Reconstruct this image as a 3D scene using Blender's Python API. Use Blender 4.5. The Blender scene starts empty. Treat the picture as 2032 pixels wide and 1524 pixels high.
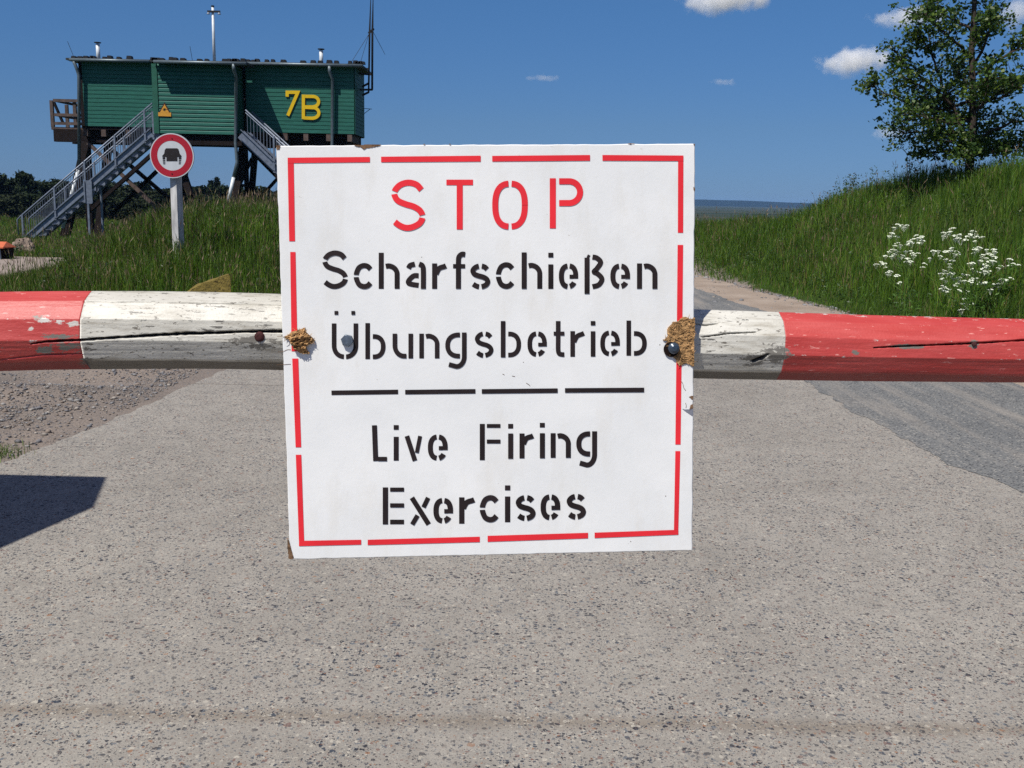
import bpy, bmesh, math, random
import numpy as np
from mathutils import Vector, Matrix, noise as mnoise

random.seed(7)
RNG = np.random.default_rng(7)
SC = bpy.context.scene
COL = SC.collection
R_ = math.radians

# ------------------------------------------------------------------ camera
F_PX, PITCH, ROLL, EYE = 2000.0, R_(10.4), R_(1.2), 1.55
FW = np.array([0, math.cos(PITCH), -math.sin(PITCH)])
_r0 = np.array([1.0, 0, 0]); _u0 = np.cross(_r0, FW)
RT = math.cos(ROLL) * _r0 + math.sin(ROLL) * _u0
UP = np.cross(RT, FW)
cam_data = bpy.data.cameras.new("camera")
cam_data.sensor_width = 36.0
cam_data.lens = 36.0 * F_PX / 2032.0
cam_data.clip_start = 0.05
cam_data.clip_end = 20000
cam = bpy.data.objects.new("camera", cam_data)
COL.objects.link(cam)
cam.matrix_world = Matrix(((RT[0], UP[0], -FW[0], 0), (RT[1], UP[1], -FW[1], 0), (RT[2], UP[2], -FW[2], EYE), (0, 0, 0, 1)))
SC.camera = cam

# ------------------------------------------------------------------ light
SUN_EL, SUN_AZ = R_(57.0), R_(38.0)          # azimuth: to the left of straight behind the camera
SUN = np.array([-math.sin(SUN_AZ) * math.cos(SUN_EL), -math.cos(SUN_AZ) * math.cos(SUN_EL), math.sin(SUN_EL)])
world = bpy.data.worlds.new("World"); SC.world = world
world.use_nodes = True
wt = world.node_tree; wt.nodes.clear()
SKY_T = [(0.23, 0.43, 0.99), (0.32, 0.51, 0.88), (0.39, 0.66, 1.0), (1.9, 1.35, 1.3)]     # deeper blue than the plain sky model, from the horizon up
sky = wt.nodes.new("ShaderNodeTexSky"); sky.sky_type = 'NISHITA'; sky.sun_disc = False
sky.sun_elevation = SUN_EL
sky.sun_rotation = math.atan2(SUN[0], SUN[1])
sky.air_density = 1.0; sky.dust_density = 0.0; sky.ozone_density = 3.0; sky.altitude = 50
bg = wt.nodes.new("ShaderNodeBackground"); bg.inputs[1].default_value = 0.06
wo = wt.nodes.new("ShaderNodeOutputWorld")
tcw = wt.nodes.new("ShaderNodeTexCoord"); sxw = wt.nodes.new("ShaderNodeSeparateXYZ"); wt.links.new(tcw.outputs["Generated"], sxw.inputs[0])
tint = wt.nodes.new("ShaderNodeValToRGB"); wt.links.new(sxw.outputs[2], tint.inputs[0])
for _ in range(2): tint.color_ramp.elements.new(0.5)
for _e, _p, _c in zip(tint.color_ramp.elements, (0.0, 0.07, 0.18, 0.6), SKY_T): _e.position = _p; _e.color = (*_c, 1)
mulw = wt.nodes.new("ShaderNodeMix"); mulw.data_type = 'RGBA'; mulw.blend_type = 'MULTIPLY'; mulw.inputs[0].default_value = 1.0
wt.links.new(sky.outputs[0], mulw.inputs[6]); wt.links.new(tint.outputs[0], mulw.inputs[7])
wt.links.new(mulw.outputs[2], bg.inputs[0]); wt.links.new(bg.outputs[0], wo.inputs[0])
sd = bpy.data.lights.new("sun", 'SUN'); sd.energy = 4.6; sd.angle = R_(0.53); sd.color = (1.0, 0.96, 0.89)
so = bpy.data.objects.new("sun", sd); COL.objects.link(so)
so.rotation_euler = Vector(SUN.tolist()).to_track_quat('Z', 'Y').to_euler()
so.location = (0, 0, 60)
SC.view_settings.view_transform = 'Standard'
SC.view_settings.look = 'None'
SC.view_settings.exposure = 0.25
SC.view_settings.gamma = 1.0
SC.render.engine = 'CYCLES'
SC.cycles.volume_bounces = 4
SC.cycles.use_denoising = False

# ------------------------------------------------------------------ pixel rays (photo pixels to real planes)
ORG = np.array([0, 0, EYE])
def ray(x, y): return (x - 1016) / F_PX * RT - (y - 762) / F_PX * UP + FW
def at(x, y, Y):
    d = ray(x, y); return ORG + d * Y / d[1]
def gnd(x, y, z=0.0):
    d = ray(x, y); return ORG + d * (z - EYE) / d[2]
def proj(P):
    q = np.asarray(P) - ORG; dz = q @ FW
    return 1016 + F_PX * (q @ RT) / dz, 762 - F_PX * (q @ UP) / dz

def lin(r, g, b):
    f = lambda c: (c / 255 / 12.92) if c <= 10.3 else ((c / 255 + 0.055) / 1.055) ** 2.4
    return (f(r), f(g), f(b), 1.0)

# ------------------------------------------------------------------ materials
def mk(name, rough=0.7, spec=0.3, metal=0.0):
    m = bpy.data.materials.new(name); m.use_nodes = True
    nt = m.node_tree; b = nt.nodes["Principled BSDF"]
    b.inputs["Roughness"].default_value = rough
    b.inputs["Specular IOR Level"].default_value = spec
    b.inputs["Metallic"].default_value = metal
    return m, nt, b
def nd(nt, typ, ins=None, **props):
    n = nt.nodes.new(typ)
    for k, v in props.items(): setattr(n, k, v)
    for k, v in (ins or {}).items():
        s = n.inputs[k]
        if hasattr(v, "links") or isinstance(v, bpy.types.NodeSocket): nt.links.new(v, s)
        else: s.default_value = v
    return n
def coords(nt, kind="Object", scale=(1, 1, 1)):
    t = nt.nodes.new("ShaderNodeTexCoord")
    return nd(nt, "ShaderNodeMapping", {0: t.outputs[kind], 3: scale}).outputs[0]
def noise(nt, vec, scale, detail=4, rough=0.55):
    return nd(nt, "ShaderNodeTexNoise", {"Vector": vec, "Scale": scale, "Detail": detail, "Roughness": rough}).outputs[0]
def ramp(nt, fac, stops, interp='LINEAR'):
    n = nt.nodes.new("ShaderNodeValToRGB"); nt.links.new(fac, n.inputs[0])
    cr = n.color_ramp; cr.interpolation = interp
    while len(cr.elements) < len(stops): cr.elements.new(0.5)
    for e, (p, c) in zip(cr.elements, stops):
        e.position = p; e.color = c if len(c) == 4 else (*c, 1)
    return n.outputs[0]
def g(v): return (v, v, v, 1)
def mix(nt, fac, a, b, mode='MIX'):
    n = nt.nodes.new("ShaderNodeMix"); n.data_type = 'RGBA'; n.blend_type = mode
    for s, v in ((n.inputs[0], fac), (n.inputs[6], a), (n.inputs[7], b)):
        if isinstance(v, bpy.types.NodeSocket): nt.links.new(v, s)
        else: s.default_value = v
    return n.outputs[2]
def mth(nt, op, a, b=None, c=None):
    n = nt.nodes.new("ShaderNodeMath"); n.operation = op
    for s, v in zip(n.inputs, (a, b, c)):
        if v is None: continue
        if isinstance(v, bpy.types.NodeSocket): nt.links.new(v, s)
        else: s.default_value = v
    return n.outputs[0]
def bump(nt, bsdf, h, strength=0.3, dist=0.01):
    n = nd(nt, "ShaderNodeBump", {"Height": h, "Strength": strength, "Distance": dist})
    nt.links.new(n.outputs[0], bsdf.inputs["Normal"])
def setc(nt, b, c): nt.links.new(c, b.inputs["Base Color"])
def simple(name, c, rough=0.7, spec=0.3, metal=0.0, var=0.25, scale=6.0, stretch=(1, 1, 1), bmp=0.0):
    """one colour with uneven wear"""
    m, nt, b = mk(name, rough, spec, metal)
    v = coords(nt, "Object", stretch)
    n1 = noise(nt, v, scale, 6)
    lo = tuple(x * (1 - var) for x in c[:3]); hi = tuple(min(1, x * (1 + var)) for x in c[:3])
    setc(nt, b, ramp(nt, n1, [(0.3, lo), (0.7, hi)]))
    if bmp: bump(nt, b, n1, bmp, 0.01)
    return m

M = {}
M['galv'] = simple('galvanised_steel', lin(112, 120, 134), 0.45, 0.5, 0.3, 0.25, 9)
M['galv_pipe'] = simple('zinc_pipe', lin(92, 104, 110), 0.45, 0.5, 0.3, 0.2, 9)
M['bright_steel'] = simple('bright_steel', lin(205, 210, 212), 0.4, 0.5, 0.0, 0.12, 9)
M['green'] = simple('green_boards', lin(34, 92, 80), 0.6, 0.3, 0, 0.22, 3.0, (1, 1, 6))
M['green_trim'] = simple('green_trim', lin(34, 86, 70), 0.6, 0.3, 0, 0.2, 5)
M['timber'] = simple('tarred_timber', lin(28, 22, 22), 0.85, 0.15, 0, 0.4, 5, (1, 1, 1))
M['timber_brown'] = simple('weathered_timber', lin(86, 74, 69), 0.85, 0.15, 0, 0.35, 6)
M['roof'] = simple('roof_sheet', lin(52, 56, 58), 0.6, 0.3, 0, 0.3, 5)
M['dark'] = simple('black_iron', lin(30, 31, 35), 0.6, 0.3, 0, 0.2, 8)
M['yellow'] = simple('yellow_paint', lin(208, 172, 20), 0.5, 0.3, 0, 0.08, 5)
M['orange_plate'] = simple('amber_plate', lin(196, 142, 54), 0.5, 0.3, 0, 0.08, 12)
M['black_paint'] = simple('black_paint', lin(30, 26, 28), 0.6, 0.3, 0, 0.35, 25)
M['sign_red'] = simple('sign_red', lin(160, 24, 42), 0.45, 0.4, 0, 0.1, 9)
M['sign_white'] = simple('sign_white', lin(188, 192, 196), 0.45, 0.4, 0, 0.07, 9)
M['post_white'] = simple('flaking_white_post', lin(178, 177, 176), 0.7, 0.2, 0, 0.3, 7, (3, 3, 0.7), 0.3)
M['stencil_black'] = simple('stencil_black', lin(36, 28, 29), 0.65, 0.2, 0, 0.35, 22)
M['stencil_red'] = simple('stencil_red', lin(222, 42, 52), 0.55, 0.3, 0, 0.1, 12)
M['rust'] = simple('rusty_iron', lin(70, 40, 40), 0.8, 0.2, 0.2, 0.4, 300)
M['caster'] = simple('caster_boards', lin(96, 92, 84), 0.8, 0.2, 0, 0.3, 6, (1, 1, 5))
M['orange'] = simple('orange_tabletop', lin(190, 100, 66), 0.6, 0.3, 0, 0.2, 20)
M['parsley_white'] = simple('white_florets', lin(206, 212, 192), 0.8, 0.1, 0, 0.06, 40)
M['parsley_green'] = simple('parsley_stem', lin(78, 108, 42), 0.7, 0.2, 0, 0.25, 20)
M['bark'] = simple('bark', lin(66, 58, 52), 0.9, 0.1, 0, 0.35, 18, (3, 3, 0.6), 0.6)
M['fence_grey'] = simple('grey_wood', lin(120, 114, 106), 0.85, 0.15, 0, 0.3, 9)

def m_attr(name, rough=0.6, spec=0.25, trans=0.0):
    """colour carried by each blade or leaf"""
    m, nt, b = mk(name, rough, spec)
    a = nd(nt, "ShaderNodeVertexColor", layer_name="tint").outputs[0]
    setc(nt, b, a)
    if trans:
        tr = nd(nt, "ShaderNodeBsdfTranslucent", {0: a})
        mx = nd(nt, "ShaderNodeMixShader", {0: trans, 1: b.outputs[0], 2: tr.outputs[0]})
        nt.links.new(mx.outputs[0], nt.nodes["Material Output"].inputs[0])
    return m
M['blade'] = m_attr('grass_blades', 0.55, 0.25, 0.3)
M['leaf'] = m_attr('tree_leaves', 0.45, 0.4, 0.5)
M['needle'] = m_attr('wood_leaves', 0.7, 0.15, 0.2)
M['pebble'] = m_attr('pebbles', 0.85, 0.2)

def m_concrete():
    m, nt, b = mk('exposed_aggregate_concrete', 0.85, 0.25)
    v = coords(nt)
    big = noise(nt, v, 0.9, 5, 0.6)
    med = noise(nt, v, 7, 6, 0.65)
    fine = noise(nt, v, 260, 3, 0.7)
    base = ramp(nt, big, [(0.28, lin(134, 129, 121)), (0.52, lin(145, 140, 132)), (0.75, lin(152, 147, 138))])
    base = mix(nt, 0.7, base, ramp(nt, med, [(0.3, g(0.78)), (0.7, g(1.12))]), 'MULTIPLY')
    base = mix(nt, 0.55, base, ramp(nt, fine, [(0.3, g(0.6)), (0.5, g(1)), (0.72, g(1.25))]), 'MULTIPLY')
    # tan dust left in a shallow run across the slab, with a ragged outline
    sep = nd(nt, "ShaderNodeSeparateXYZ", {0: v})
    wob = mth(nt, 'MULTIPLY_ADD', noise(nt, v, 2.4, 5), 0.09, -0.045)
    yy = mth(nt, 'ADD', sep.outputs[1], wob)
    dd = mth(nt, 'ABSOLUTE', mth(nt, 'SUBTRACT', yy, 2.79))
    dust = mth(nt, 'MULTIPLY', mth(nt, 'SUBTRACT', 1.0, nd(nt, "ShaderNodeMapRange", {0: dd, 1: 0.0, 2: 0.06}).outputs[0]), 0.62)
    base = mix(nt, dust, base, lin(116, 105, 92))
    # joint across the slab
    dj = mth(nt, 'ABSOLUTE', mth(nt, 'SUBTRACT', mth(nt, 'MULTIPLY_ADD', noise(nt, v, 5, 3), 0.05, sep.outputs[1]), 8.12))
    joint = mth(nt, 'MULTIPLY', mth(nt, 'LESS_THAN', dj, 0.013), mth(nt, 'GREATER_THAN', noise(nt, v, 9, 3), 0.42))
    joint = mth(nt, 'MULTIPLY', joint, mth(nt, 'LESS_THAN', sep.outputs[0], -0.6))
    base = mix(nt, mth(nt, 'MULTIPLY', joint, 0.7), base, lin(92, 84, 74))
    hs = None
    cov = ramp(nt, noise(nt, v, 3.1, 4, 0.6), [(0.3, g(0.5)), (0.6, g(1))])
    for sc, r0, pal in ((36, 0.40, 0.86), (56, 0.50, None), (92, 0.52, None), (170, 0.52, None)):
        wv = nd(nt, "ShaderNodeVectorMath", {0: v, 1: (0, 0, 0)}, operation='ADD')
        wn = nd(nt, "ShaderNodeTexNoise", {"Vector": v, "Scale": sc * 1.3, "Detail": 2})
        off = nd(nt, "ShaderNodeVectorMath", {0: wn.outputs[1], 3: 0.9 / sc}, operation='SCALE')
        vv = nd(nt, "ShaderNodeVectorMath", {0: v, 1: off.outputs[0]}, operation='ADD')
        vo = nd(nt, "ShaderNodeTexVoronoi", {"Vector": vv.outputs[0], "Scale": sc})
        rnd = nd(nt, "ShaderNodeSeparateColor", {0: vo.outputs["Color"]})
        pick = rnd.outputs[0]
        size = mth(nt, 'MULTIPLY', rnd.outputs[1], r0)
        inside = mth(nt, 'LESS_THAN', vo.outputs["Distance"], size)
        col = ramp(nt, pick, [(0.0, lin(34, 36, 46)), (0.22, lin(58, 64, 74)), (0.38, lin(96, 101, 106)), (0.48, lin(108, 84, 78)), (0.54, lin(132, 124, 116)), (0.80, lin(168, 162, 150)), (0.965, lin(134, 98, 74))], 'CONSTANT')
        fac = mth(nt, 'MULTIPLY', mth(nt, 'MULTIPLY', inside, cov), 0.95)
        if pal: fac = mth(nt, 'MULTIPLY', fac, mth(nt, 'GREATER_THAN', rnd.outputs[2], pal))
        base = mix(nt, fac, base, col)
        hs = inside if hs is None else mth(nt, 'MAXIMUM', hs, inside)
    setc(nt, b, base)
    bump(nt, b, mth(nt, 'ADD', mth(nt, 'MULTIPLY', hs, 0.5), fine), 0.5, 0.003)
    return m
M['concrete'] = m_concrete()

def m_asphalt():
    m, nt, b = mk('worn_asphalt', 0.85, 0.3)
    v = coords(nt)
    base = ramp(nt, noise(nt, v, 0.8, 5, 0.6), [(0.3, lin(94, 95, 95)), (0.7, lin(114, 114, 112))])
    base = mix(nt, 0.9, base, ramp(nt, noise(nt, v, 60, 5, 0.75), [(0.32, g(0.5)), (0.5, g(1)), (0.68, g(1.45))]), 'MULTIPLY')
    vo = nd(nt, "ShaderNodeTexVoronoi", {"Vector": v, "Scale": 55})
    base = mix(nt, mth(nt, 'LESS_THAN', vo.outputs["Distance"], 0.38), base, ramp(nt, nd(nt, "ShaderNodeSeparateColor", {0: vo.outputs["Color"]}).outputs[0], [(0.0, lin(50, 52, 56)), (0.4, lin(100, 101, 102)), (0.8, lin(150, 146, 138))], 'CONSTANT'))
    trk = noise(nt, nd(nt, 'ShaderNodeMapping', {0: v, 2: (0, 0, 0.06), 3: (2.6, 0.22, 1)}).outputs[0], 1.6, 6, 0.6)
    base = mix(nt, ramp(nt, trk, [(0.48, g(0)), (0.68, g(0.55))]), base, lin(150, 142, 132))
    cr = nd(nt, "ShaderNodeTexVoronoi", {"Vector": nd(nt, "ShaderNodeVectorMath", {0: v, 1: nd(nt, "ShaderNodeTexNoise", {"Vector": v, "Scale": 2.0}).outputs[1]}, operation='ADD').outputs[0], "Scale": 0.7}, feature='DISTANCE_TO_EDGE')
    base = mix(nt, mth(nt, 'MULTIPLY', mth(nt, 'LESS_THAN', cr.outputs[0], 0.006), 0.35), base, lin(84, 84, 84))
    setc(nt, b, base); bump(nt, b, noise(nt, v, 150, 3, 0.7), 0.5, 0.004)
    return m
M['asphalt'] = m_asphalt()

def m_ground():
    m, nt, b = mk('ground_soil', 0.95, 0.1)
    v = coords(nt)
    n1 = noise(nt, v, 0.7, 6, 0.6); n2 = noise(nt, v, 9, 6, 0.7); n3 = noise(nt, v, 60, 4, 0.7)
    grass = ramp(nt, n2, [(0.3, lin(38, 52, 20)), (0.55, lin(52, 70, 26)), (0.75, lin(66, 74, 36))])
    dirt = ramp(nt, n1, [(0.3, lin(112, 104, 98)), (0.5, lin(130, 120, 112)), (0.7, lin(146, 133, 122))])
    dirt = mix(nt, 0.8, dirt, ramp(nt, n3, [(0.3, g(0.6)), (0.7, g(1.25))]), 'MULTIPLY')
    vo = nd(nt, "ShaderNodeTexVoronoi", {"Vector": v, "Scale": 42})
    rn = nd(nt, "ShaderNodeSeparateColor", {0: vo.outputs["Color"]})
    grv = mth(nt, 'MULTIPLY', mth(nt, 'LESS_THAN', vo.outputs["Distance"], mth(nt, 'MULTIPLY', rn.outputs[1], 0.5)), ramp(nt, noise(nt, v, 1.3, 5, 0.6), [(0.4, g(0.25)), (0.6, g(1))]))
    dirt = mix(nt, grv, dirt, ramp(nt, rn.outputs[0], [(0, lin(78, 80, 86)), (0.4, lin(108, 108, 110)), (0.7, lin(132, 128, 124)), (0.9, lin(92, 78, 70))], 'CONSTANT'))
    a = nd(nt, "ShaderNodeVertexColor", layer_name="zone")
    sp = nd(nt, "ShaderNodeSeparateColor", {0: a.outputs[0]})
    far = ramp(nt, noise(nt, coords(nt, "Object", (0.0015, 0.012, 1)), 1.0, 5, 0.6), [(0.35, lin(34, 46, 26)), (0.5, lin(50, 58, 34)), (0.62, lin(70, 62, 46)), (0.75, lin(32, 44, 26))])
    edge = mth(nt, 'ADD', sp.outputs[0], mth(nt, 'MULTIPLY_ADD', n2, 0.7, -0.35))
    c = mix(nt, nd(nt, "ShaderNodeMapRange", {0: edge, 1: 0.4, 2: 0.6}).outputs[0], grass, dirt)
    c = mix(nt, sp.outputs[1], c, far)
    setc(nt, b, c); bump(nt, b, mth(nt, 'ADD', n3, n2), 0.7, 0.02)
    return m
M['ground'] = m_ground()

def m_sand():
    m, nt, b = mk('sandy_gravel', 0.95, 0.1)
    v = coords(nt)
    c = ramp(nt, noise(nt, v, 1.6, 6, 0.65), [(0.3, lin(136, 121, 108)), (0.6, lin(156, 142, 129)), (0.8, lin(170, 158, 146))])
    c = mix(nt, 0.8, c, ramp(nt, noise(nt, v, 90, 4, 0.7), [(0.3, g(0.65)), (0.7, g(1.2))]), 'MULTIPLY')
    setc(nt, b, c); bump(nt, b, noise(nt, v, 25, 6, 0.7), 0.6, 0.02)
    return m
M['sand'] = m_sand()
M['track'] = simple('grey_gravel', lin(142, 130, 122), 0.95, 0.1, 0, 0.3, 14, (1, 1, 1), 0.5)

def m_board():
    m, nt, b = mk('white_board_paint', 0.42, 0.35)
    v = coords(nt)
    c = ramp(nt, noise(nt, v, 9, 6, 0.6), [(0.3, lin(219, 220, 219)), (0.7, lin(230, 230, 228))])
    c = mix(nt, ramp(nt, noise(nt, coords(nt, 'Object', (1.6, 1, 0.5)), 14, 6, 0.7), [(0.5, g(0)), (0.78, g(0.4))]), c, lin(206, 200, 188))
    sc = mth(nt, 'GREATER_THAN', noise(nt, coords(nt, "Object", (1, 1, 1.8)), 75, 4, 0.6), 0.735)
    c = mix(nt, mth(nt, 'MULTIPLY', sc, 0.5), c, lin(168, 162, 152))
    vo = nd(nt, "ShaderNodeTexVoronoi", {"Vector": v, "Scale": 60})
    rn = nd(nt, "ShaderNodeSeparateColor", {0: vo.outputs["Color"]})
    sp = mth(nt, 'MULTIPLY', mth(nt, 'LESS_THAN', vo.outputs["Distance"], 0.06), mth(nt, 'GREATER_THAN', rn.outputs[0], 0.955))
    c = mix(nt, mth(nt, 'MULTIPLY', sp, 0.8), c, lin(96, 84, 76))
    setc(nt, b, c)
    bump(nt, b, mth(nt, 'ADD', noise(nt, v, 25, 4), mth(nt, 'MULTIPLY', noise(nt, v, 220, 3), 0.25)), 0.07, 0.005)
    return m
M['board'] = m_board()
M['fibre'] = simple('torn_wood_fibre', lin(170, 134, 92), 0.9, 0.1, 0, 0.5, 130, (1, 1, 1), 0.8)
M['fibre_dark'] = simple('stained_wood_fibre', lin(112, 82, 52), 0.9, 0.1, 0, 0.5, 150, (1, 1, 1), 0.8)
M['board_edge'] = simple('stained_board_edge', lin(108, 84, 64), 0.9, 0.1, 0, 0.5, 200)
M['grey_ply'] = simple('grey_backing', lin(120, 122, 132), 0.9, 0.1, 0, 0.1, 100)

def m_bar(name, kind):
    m, nt, b = mk(name, 0.5, 0.55)
    v = coords(nt); vs = coords(nt, "Object", (0.16, 1, 1))
    if kind == 'red':
        c = ramp(nt, noise(nt, v, 7, 5, 0.6), [(0.3, lin(166, 50, 47)), (0.7, lin(184, 66, 60))])
        c = mix(nt, mth(nt, 'MULTIPLY', mth(nt, 'GREATER_THAN', noise(nt, vs, 260, 4, 0.6), 0.665), 0.7), c, lin(222, 160, 150))
        c = mix(nt, ramp(nt, noise(nt, vs, 40, 6, 0.7), [(0.45, g(0)), (0.75, g(0.35))]), c, lin(214, 110, 106))
        c = mix(nt, mth(nt, 'MULTIPLY', mth(nt, 'GREATER_THAN', noise(nt, vs, 120, 5, 0.7), 0.725), 0.85), c, lin(120, 98, 86))
    else:
        c = ramp(nt, noise(nt, v, 6, 5, 0.6), [(0.3, lin(174, 170, 158)), (0.65, lin(206, 203, 193))])
        c = mix(nt, ramp(nt, noise(nt, vs, 90, 6, 0.72), [(0.5, g(0)), (0.68, g(0.7))]), c, lin(140, 132, 116))
        c = mix(nt, mth(nt, 'MULTIPLY', mth(nt, 'GREATER_THAN', noise(nt, nd(nt, 'ShaderNodeMapping', {0: v, 3: (0.5, 1, 1)}).outputs[0], 210, 3, 0.6), 0.645), 0.8), c, lin(84, 76, 66))
        c = mix(nt, mth(nt, 'MULTIPLY', mth(nt, 'GREATER_THAN', noise(nt, vs, 150, 5, 0.7), 0.63), 0.85), c, lin(66, 62, 56))
    w = nd(nt, "ShaderNodeVertexColor", layer_name="wear").outputs[0]
    s = nd(nt, "ShaderNodeSeparateColor", {0: w})
    n = mth(nt, 'MULTIPLY_ADD', noise(nt, nd(nt, 'ShaderNodeMapping', {0: v, 3: (0.45, 1, 1)}).outputs[0], 130, 6, 0.75), 2.6, -1.3)
    c = mix(nt, nd(nt, "ShaderNodeMapRange", {0: mth(nt, 'ADD', s.outputs[0], n), 1: 0.45, 2: 0.55}).outputs[0], c, lin(196, 190, 182) if kind == 'red' else lin(104, 104, 98))
    c = mix(nt, nd(nt, "ShaderNodeMapRange", {0: mth(nt, 'ADD', s.outputs[1], n), 1: 0.45, 2: 0.55}).outputs[0], c, lin(112, 108, 100))
    belly_dark = nd(nt, 'ShaderNodeVertexColor', layer_name='wear').outputs[1]      # belly of the log: grime, with underside shade put into the colour
    c = mix(nt, mth(nt, 'MULTIPLY', nd(nt, 'ShaderNodeMapRange', {0: mth(nt, 'ADD', belly_dark, mth(nt, 'MULTIPLY_ADD', noise(nt, vs, 30, 6, 0.7), 0.9, -0.62)), 1: 0.3, 2: 0.6}).outputs[0], 0.85 if kind == 'white' else 0.6), c, lin(74, 66, 56) if kind == 'white' else lin(84, 26, 26))
    c = mix(nt, s.outputs[2], c, lin(36, 30, 28))
    setc(nt, b, c)
    bump(nt, b, mth(nt, 'ADD', noise(nt, vs, 60, 6, 0.7), mth(nt, 'MULTIPLY', noise(nt, v, 260, 3), 0.3)), 0.35, 0.004)
    return m
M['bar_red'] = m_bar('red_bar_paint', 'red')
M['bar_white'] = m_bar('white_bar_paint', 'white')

def m_rock(name, a, c_, spots, sc=6):
    m, nt, b = mk(name, 0.95, 0.1)
    v = coords(nt)
    c = ramp(nt, noise(nt, v, sc, 7, 0.65), [(0.3, a), (0.7, c_)])
    c = mix(nt, mth(nt, 'GREATER_THAN', noise(nt, v, sc * 4, 5, 0.6), 0.6), c, spots)
    setc(nt, b, c); bump(nt, b, noise(nt, v, sc * 3, 7, 0.7), 0.8, 0.03)
    return m
M['lichen'] = m_rock('lichen_stone', lin(104, 92, 50), lin(134, 118, 64), lin(54, 46, 34), 9)
M['rock'] = m_rock('pale_rock', lin(118, 104, 94), lin(152, 136, 122), lin(90, 76, 70), 4)

# ------------------------------------------------------------------ mesh helpers
class MB:
    def __init__(s): s.v = []; s.f = []
    def add(s, vs, fs):
        o = len(s.v); s.v += [tuple(map(float, p)) for p in vs]; s.f += [tuple(i + o for i in f) for f in fs]
    def box(s, x0, x1, y0, y1, z0, z1):
        s.add([(x, y, z) for z in (z0, z1) for y in (y0, y1) for x in (x0, x1)],
              [(0, 2, 3, 1), (4, 5, 7, 6), (0, 1, 5, 4), (2, 6, 7, 3), (0, 4, 6, 2), (1, 3, 7, 5)])
    def bar(s, p, q, w, h=None, up=(0, 0, 1)):
        h = h or w
        p = Vector(p); q = Vector(q); d = (q - p).normalized(); u = Vector(up)
        if abs(d.dot(u)) > 0.98: u = Vector((0, 1, 0))
        a = d.cross(u).normalized(); c = a.cross(d).normalized()
        vs = []
        for e in (p, q):
            for i, j in ((-1, -1), (1, -1), (1, 1), (-1, 1)): vs.append(e + a * (i * w / 2) + c * (j * h / 2))
        s.add(vs, [(0, 1, 2, 3), (7, 6, 5, 4), (0, 4, 5, 1), (1, 5, 6, 2), (2, 6, 7, 3), (3, 7, 4, 0)])
    def tube(s, pts, r, n=8, cap=True):
        pts = [Vector(p) for p in pts]
        rs = r if isinstance(r, (list, tuple)) else [r] * len(pts)
        rings = []; vs = []
        pa = None
        for i, p in enumerate(pts):
            d = (pts[min(i + 1, len(pts) - 1)] - pts[max(i - 1, 0)]).normalized()
            if pa is None:
                u = Vector((0, 0, 1)) if abs(d.z) < 0.9 else Vector((1, 0, 0))
                pa = d.cross(u).normalized()
            pa = (pa - d * pa.dot(d)).normalized()
            c = d.cross(pa)
            rings.append(len(vs))
            for k in range(n):
                t = 2 * math.pi * k / n
                vs.append(p + (pa * math.cos(t) + c * math.sin(t)) * rs[i])
        fs = []
        for i in range(len(pts) - 1):
            for k in range(n):
                a, b = rings[i] + k, rings[i] + (k + 1) % n
                fs.append((a, b, b + n, a + n))
        if cap:
            fs.append(tuple(range(n))[::-1]); fs.append(tuple(rings[-1] + k for k in range(n)))
        s.add(vs, fs)
    def prism(s, poly, axis_vec):
        """closed polygon (3D points) pushed along a vector"""
        n = len(poly); a = [Vector(p) for p in poly]; d = Vector(axis_vec)
        s.add(a + [p + d for p in a], [tuple(range(n)), tuple(range(2 * n - 1, n - 1, -1))] + [(i, i + n, (i + 1) % n + n, (i + 1) % n) for i in range(n)])
    def build(s, name, mat, parent=None, smooth=False, fix=True):
        me = bpy.data.meshes.new(name); me.from_pydata(s.v, [], s.f)
        if fix:
            bm = bmesh.new(); bm.from_mesh(me); bmesh.ops.recalc_face_normals(bm, faces=bm.faces); bm.to_mesh(me); bm.free()
        if smooth: me.polygons.foreach_set("use_smooth", [True] * len(me.polygons))
        me.materials.append(mat)
        return link(name, me, parent)
def world_loc(o):
    p = Vector(o.location)
    while o.parent: o = o.parent; p = p + Vector(o.location)
    return p
def link(name, me, parent=None):
    o = bpy.data.objects.new(name, me); COL.objects.link(o)
    if parent is not None:
        o.parent = parent; o.location = -world_loc(parent)
    return o
def thing(name, loc, label, cat, group=None):
    o = bpy.data.objects.new(name, None); COL.objects.link(o)
    o.empty_display_size = 0.2; o.location = [float(c) for c in loc]
    return tag(o, label, cat, group)
def tag(o, label, cat, group=None):
    o["label"] = label; o["category"] = cat
    if group: o["group"] = group
    return o
def structure(o, kind="structure", label=None):
    o["kind"] = kind
    if label: o["label"] = label
    return o
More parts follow.
